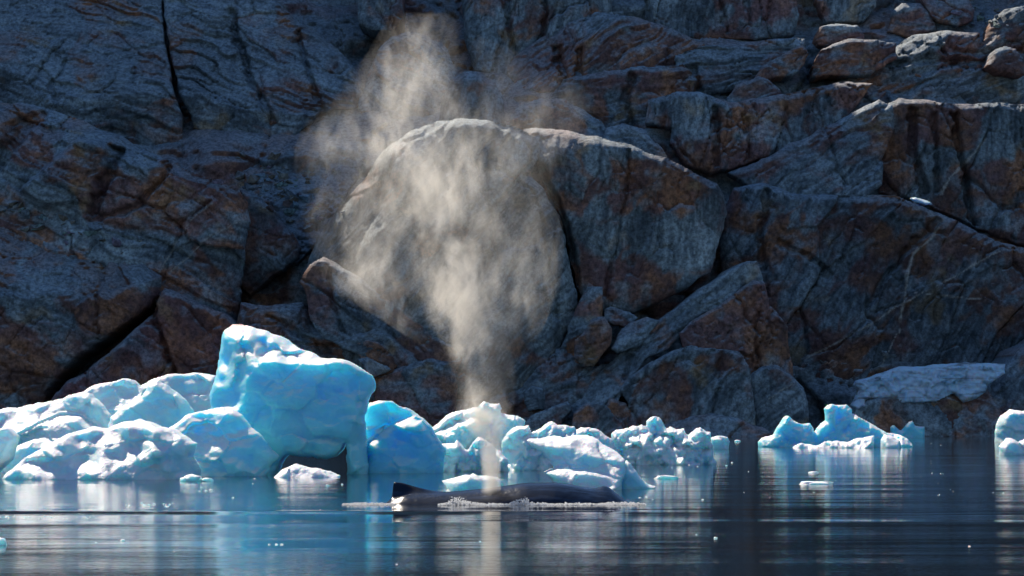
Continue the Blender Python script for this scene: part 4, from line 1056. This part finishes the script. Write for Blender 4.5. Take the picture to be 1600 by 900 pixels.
# ------------------------------------------------------------------ the whale
def build_whale():
    m, nt, P, out = new_mat('wet_whale_skin')
    pos = N(nt, 'ShaderNodeNewGeometry').outputs['Position']
    n = noise(nt, mapping(nt, pos, scale=(0.5, 2, 2)), 2.0, 5, 0.6)
    nt.links.new(mixc(nt, ramp(nt, n, 0.45, 0.75), (0.008, 0.015, 0.032), (0.024, 0.042, 0.085)), P.inputs['Base Color'])
    P.inputs['Roughness'].default_value = 0.22; P.inputs['Specular IOR Level'].default_value = 0.22
    b = N(nt, 'ShaderNodeBump'); b.inputs['Strength'].default_value = 0.35; b.inputs['Distance'].default_value = 0.04
    nt.links.new(noise(nt, pos, 7.0, 4, 0.6), b.inputs['Height']); nt.links.new(b.outputs[0], P.inputs['Normal'])
    Y = 102.5; sc = FPX / 101.0
    def X_(px): return (px - 800.0) / sc
    kx = [X_(v) for v in (480, 560, 604, 626, 665, 700, 760, 820, 870, 910, 932, 950, 965, 985, 1020, 1060)]
    kz = [-1.6, -0.75, 0.10, 0.30, 0.33, 0.36, 0.46, 0.64, 0.66, 0.54, 0.44, 0.46, 0.32, 0.02, -0.45, -1.0]
    kr = [0.30, 0.62, 0.95, 1.05, 1.15, 1.25, 1.38, 1.48, 1.50, 1.42, 1.36, 1.30, 1.22, 1.05, 0.7, 0.2]
    xs = np.arange(kx[0], kx[-1], 0.035)
    def smooth(v):
        y = np.interp(xs, kx, v); k = np.hanning(21); k /= k.sum()
        return np.convolve(np.pad(y, 10, mode='edge'), k, mode='valid')
    zt = smooth(kz); rad = smooth(kr)
    seg = 96
    a = np.linspace(0, 2 * np.pi, seg, endpoint=False)
    # crowd the samples towards the top so the dorsal fin is crisp
    a = a - 0.75 * np.sin(a) * 0.9
    V = np.zeros((len(xs), seg, 3))
    # dorsal fin: steep hooked trailing edge at left, long leading edge at right
    f0, f1, f2 = X_(609), X_(615), X_(700)
    fin = np.where(xs < f1, sstep(f0 - 0.03, f1, xs), (1 - np.clip((xs - f1) / (f2 - f1), 0, 1)) ** 1.7)
    fin = np.where(xs < f0 - 0.03, 0, fin) * 0.46
    # splash guard in front of the blowholes
    guard = 0.10 * np.exp(-((xs - X_(948)) / 0.28) ** 2)
    for i, x in enumerate(xs):
        r = rad[i]; zc = zt[i] - r * 0.85
        y = np.sin(a) * r; z = zc + np.cos(a) * r * 0.85
        top = np.exp(-(y / (0.09 + 0.16 * (1 - fin[i] / 0.46))) ** 2) * (np.cos(a) > 0)
        z = z + fin[i] * top + guard[i] * np.exp(-(y / 0.35) ** 2) * (np.cos(a) > 0)
        V[i, :, 0] = x; V[i, :, 1] = Y + y; V[i, :, 2] = z
    V[:, :, 0] -= 0.10 * np.clip(V[:, :, 2] - zt[:, None] - 0.1, 0, 1)
    nx = len(xs)
    i = np.arange(nx - 1)[:, None] * seg; j = np.arange(seg)[None, :]
    F = np.stack([(i + j).ravel(), (i + (j + 1) % seg).ravel(), (i + seg + (j + 1) % seg).ravel(), (i + seg + j).ravel()], 1)
    o = mesh_obj('whale', V.reshape(-1, 3), F, m, origin=(0, Y, 0))
    tag(o, 'dark wet whale back with hooked fin rolling through the water', 'whale', None, 'thing')
    return Y, X_
WY, WXP = build_whale()

def build_foam():
    m, nt, P, out = new_mat('sea_foam')
    P.inputs['Base Color'].default_value = (0.92, 0.93, 0.94, 1); P.inputs['Roughness'].default_value = 0.3
    tr = N(nt, 'ShaderNodeBsdfTranslucent'); tr.inputs[0].default_value = (0.95, 0.95, 0.95, 1)
    ms = N(nt, 'ShaderNodeMixShader'); ms.inputs[0].default_value = 0.72
    nt.links.new(P.outputs[0], ms.inputs[1]); nt.links.new(tr.outputs[0], ms.inputs[2]); nt.links.new(ms.outputs[0], out.inputs['Surface'])
    r = random.Random(11)
    V = []; F = []
    phi = (1 + 5 ** 0.5) / 2
    ico = [(-1, phi, 0), (1, phi, 0), (-1, -phi, 0), (1, -phi, 0), (0, -1, phi), (0, 1, phi), (0, -1, -phi), (0, 1, -phi), (phi, 0, -1), (phi, 0, 1), (-phi, 0, -1), (-phi, 0, 1)]
    fi = [(0, 11, 5), (0, 5, 1), (0, 1, 7), (0, 7, 10), (0, 10, 11), (1, 5, 9), (5, 11, 4), (11, 10, 2), (10, 7, 6), (7, 1, 8), (3, 9, 4), (3, 4, 2), (3, 2, 6), (3, 6, 8), (3, 8, 9), (4, 9, 5), (2, 4, 11), (6, 2, 10), (8, 6, 7), (9, 8, 1)]
    def blob(x, y, z, s):
        b = len(V)
        for p in ico:
            V.append((x + p[0] * s * r.uniform(.4, .62), y + p[1] * s * r.uniform(.4, .62), z + p[2] * s * r.uniform(.35, .6)))
        for f in fi: F.append((b + f[0], b + f[1], b + f[2]))
    def strip(p0, p1, n, h, yo, s):
        for _ in range(n):
            px = r.uniform(p0, p1); e = min(px - p0, p1 - px) / (0.5 * (p1 - p0))
            blob(WXP(px), WY - yo + r.gauss(0, 0.22), abs(r.gauss(0, h)) * 0.7 * min(1, 0.3 + e), r.uniform(0.4, 1.2) * s)
    strip(536, 618, 800, 0.03, 1.7, 0.035)
    strip(686, 760, 700, 0.06, 1.9, 0.032)
    strip(698, 732, 420, 0.15, 1.85, 0.020)
    strip(755, 800, 300, 0.03, 2.05, 0.028)
    strip(822, 866, 380, 0.04, 2.05, 0.030)
    strip(795, 835, 380, 0.13, 2.0, 0.026)
    strip(850, 945, 750, 0.03, 2.0, 0.032)
    strip(935, 992, 500, 0.04, 1.75, 0.034)
    strip(960, 1010, 60, 0.03, 1.6, 0.05)
    o = mesh_obj('foam', np.array(V), np.array(F), m, origin=(0, WY - 2, 0))
    tag(o, 'white bubbling foam along the waterline of the whale', kind='stuff')
build_foam()

# ------------------------------------------------------------------ the whale's blow
def build_blow():
    Y = 102.0; sc = FPX / Y
    prof = [(780, 750, 784, 2.6), (740, 751, 783, 2.2), (690, 748, 786, 1.3), (655, 708, 802, 0.62), (610, 690, 812, 0.62), (560, 684, 828, 0.52), (500, 590, 860, 0.42), (440, 480, 885, 0.36), (390, 455, 890, 0.32),
            (330, 450, 885, 0.30), (270, 448, 880, 0.28), (220, 455, 900, 0.22), (170, 480, 950, 0.18), (130, 520, 940, 0.15), (90, 565, 840, 0.15), (55, 585, 745, 0.13), (22, 610, 705, 0.08)]
    z = [WZ(p[0], Y) for p in prof]; l = [WX(p[1], Y) for p in prof]; r = [WX(p[2], Y) for p in prof]
    z0, z1 = z[0], z[-1]
    W0 = 12.0
    m = bpy.data.materials.new('breath_mist'); m.use_nodes = True
    nt = m.node_tree; nt.nodes.remove(nt.nodes['Principled BSDF'])
    out = nt.nodes['Material Output']
    tc = N(nt, 'ShaderNodeTexCoord').outputs['Object']
    sp = N(nt, 'ShaderNodeSeparateXYZ'); nt.links.new(tc, sp.inputs[0])
    t = mth(nt, 'DIVIDE', sp.outputs[2], z1 - z0, clamp=True)
    def curve(vals):
        n = N(nt, 'ShaderNodeFloatCurve')
        c = n.mapping.curves[0]
        pts = [((zz - z0) / (z1 - z0), v) for zz, v in zip(z, vals)]
        c.points[0].location = pts[0]; c.points[1].location = pts[-1]
        for p in pts[1:-1]: c.points.new(*p)
        for p in c.points: p.handle_type = 'AUTO_CLAMPED'
        n.mapping.update()
        nt.links.new(t, n.inputs['Value'])
        return n.outputs[0]
    cc = [(a + b) / 2 for a, b in zip(l, r)]; hw = [(b - a) / 2 for a, b in zip(l, r)]
    warpn = N(nt, 'ShaderNodeTexNoise'); warpn.inputs['Scale'].default_value = 0.55; warpn.inputs['Detail'].default_value = 2
    nt.links.new(tc, warpn.inputs['Vector'])
    ws = N(nt, 'ShaderNodeSeparateXYZ'); nt.links.new(warpn.outputs['Color'], ws.inputs[0])
    wob = mth(nt, 'MULTIPLY', mth(nt, 'SUBTRACT', ws.outputs[0], 0.5), 0.9)
    def tube(pts, power):
        """(row, centre, half width, density) -> density field"""
        zs_ = [WZ(p[0], Y) for p in pts]
        ip = lambda k: [float(np.interp(zz, zs_, [p[k] for p in pts])) for zz in z]
        cx = mth(nt, 'MULTIPLY', mth(nt, 'SUBTRACT', curve([WX(c, Y) / W0 + 0.5 for c in ip(1)]), 0.5), W0)
        w = mth(nt, 'MULTIPLY', curve([h / sc / W0 for h in ip(2)]), W0)
        dn = mth(nt, 'MULTIPLY', curve([min(0.999, d_ / 10) for d_ in ip(3)]), 10.0)
        u = mth(nt, 'ADD', mth(nt, 'DIVIDE', mth(nt, 'SUBTRACT', sp.outputs[0], cx), w), wob)
        v = mth(nt, 'DIVIDE', sp.outputs[1], w)
        r2 = mth(nt, 'ADD', mth(nt, 'MULTIPLY', u, u), mth(nt, 'MULTIPLY', v, v))
        bs = mth(nt, 'POWER', mth(nt, 'SUBTRACT', 1.0, r2, clamp=True), power)
        return mth(nt, 'MULTIPLY', bs, dn)
    core = tube([(785, 768, 24, 3.6), (740, 767, 22, 3.0), (690, 766, 26, 2.2), (650, 755, 50, 1.7), (600, 756, 56, 1.7), (540, 750, 68, 1.4), (480, 735, 88, 1.0), (420, 712, 112, 0.70), (360, 695, 122, 0.60), (300, 682, 126, 0.55), (240, 672, 130, 0.44),
                 (180, 655, 122, 0.36), (120, 640, 108, 0.34), (70, 645, 90, 0.28), (22, 655, 60, 0.10)], 2.0)
    left = tube([(785, 700, 10, 0.0), (540, 650, 40, 0.0), (500, 612, 56, 0.22), (440, 585, 96, 0.42), (380, 572, 100, 0.40), (320, 562, 100, 0.36), (250, 556, 100, 0.34), (190, 565, 96, 0.22), (130, 600, 70, 0.14), (80, 620, 50, 0.1), (22, 640, 40, 0.0)], 1.8)
    right = tube([(785, 800, 10, 0.0), (560, 800, 40, 0.0), (500, 815, 66, 0.16), (420, 810, 90, 0.20), (340, 800, 84, 0.14), (260, 800, 90, 0.12), (190, 830, 120, 0.15), (150, 840, 110, 0.13), (110, 790, 80, 0.06), (22, 760, 40, 0.0)], 1.8)
    dens = mth(nt, 'ADD', core, mth(nt, 'ADD', left, right))
    off = N(nt, 'ShaderNodeVectorMath'); off.operation = 'ADD'; nt.links.new(tc, off.inputs[0])
    wv = N(nt, 'ShaderNodeVectorMath'); wv.operation = 'SCALE'; wv.inputs['Scale'].default_value = 1.3; nt.links.new(warpn.outputs['Color'], wv.inputs[0]); nt.links.new(wv.outputs[0], off.inputs[1])
    p2 = off.outputs[0]
    big = noise(nt, mapping(nt, p2, scale=(1, 1, 0.62)), 0.50, 2, 0.5)
    wis = noise(nt, mapping(nt, p2, rot=(0, math.radians(10), 0), scale=(1, 1, 0.45)), 1.8, 6, 0.68)
    cl = mth(nt, 'MULTIPLY', ramp(nt, big, 0.36, 0.62), ramp(nt, wis, 0.41, 0.64))
    fst = noise(nt, mapping(nt, p2, rot=(0, math.radians(14), 0), scale=(1, 1, 0.32)), 4.5, 3, 0.6)
    cl = mth(nt, 'MULTIPLY', cl, mth(nt, 'ADD', mth(nt, 'MULTIPLY', ramp(nt, fst, 0.32, 0.68), 1.3), 0.35))
    cl = mth(nt, 'ADD', mth(nt, 'MULTIPLY', cl, 4.4), 0.14)
    # the narrow jet near the blowholes is dense throughout
    jet = ramp(nt, t, 0.20, 0.08)
    cl = mth(nt, 'ADD', mth(nt, 'MULTIPLY', cl, mth(nt, 'SUBTRACT', 1.0, mth(nt, 'MULTIPLY', jet, 0.8))), mth(nt, 'MULTIPLY', jet, 0.8))
    d = mth(nt, 'MULTIPLY', mth(nt, 'MULTIPLY', dens, cl), mth(nt, 'ADD', 0.42, mth(nt, 'MULTIPLY', jet, 0.58)))
    pv = N(nt, 'ShaderNodeVolumePrincipled')
    pv.inputs['Color'].default_value = (1.0, 0.95, 0.86, 1)
    pv.inputs['Anisotropy'].default_value = 0.42
    nt.links.new(d, pv.inputs['Density'])
    nt.links.new(pv.outputs[0], out.inputs['Volume'])
    # hull
    seg = 28; levels = 60
    V = []; F = []
    for i in range(levels + 1):
        zz = z0 + (z1 - z0) * i / levels
        c = float(np.interp(zz, z, cc)); h = float(np.interp(zz, z, hw))
        for j in range(seg):
            a = 2 * math.pi * j / seg
            V.append((c + math.cos(a) * h * 0.97, Y + math.sin(a) * h * 0.8 * 0.97, zz))
    for i in range(levels):
        for j in range(seg):
            F.append((i * seg + j, i * seg + (j + 1) % seg, (i + 1) * seg + (j + 1) % seg, (i + 1) * seg + j))
    me = bpy.data.meshes.new('whale_blow')
    o0 = np.array((0.0, Y, z0))
    me.from_pydata([tuple(np.array(p) - o0) for p in V], [], F + [tuple(range(seg))[::-1], tuple(range(levels * seg, (levels + 1) * seg))])
    me.update(); me.materials.append(m)
    o = bpy.data.objects.new('whale_blow', me); o.location = o0
    S.collection.objects.link(o)
    tag(o, 'tall backlit plume of misty breath rising from the whale', 'mist', None, 'thing')
build_blow()
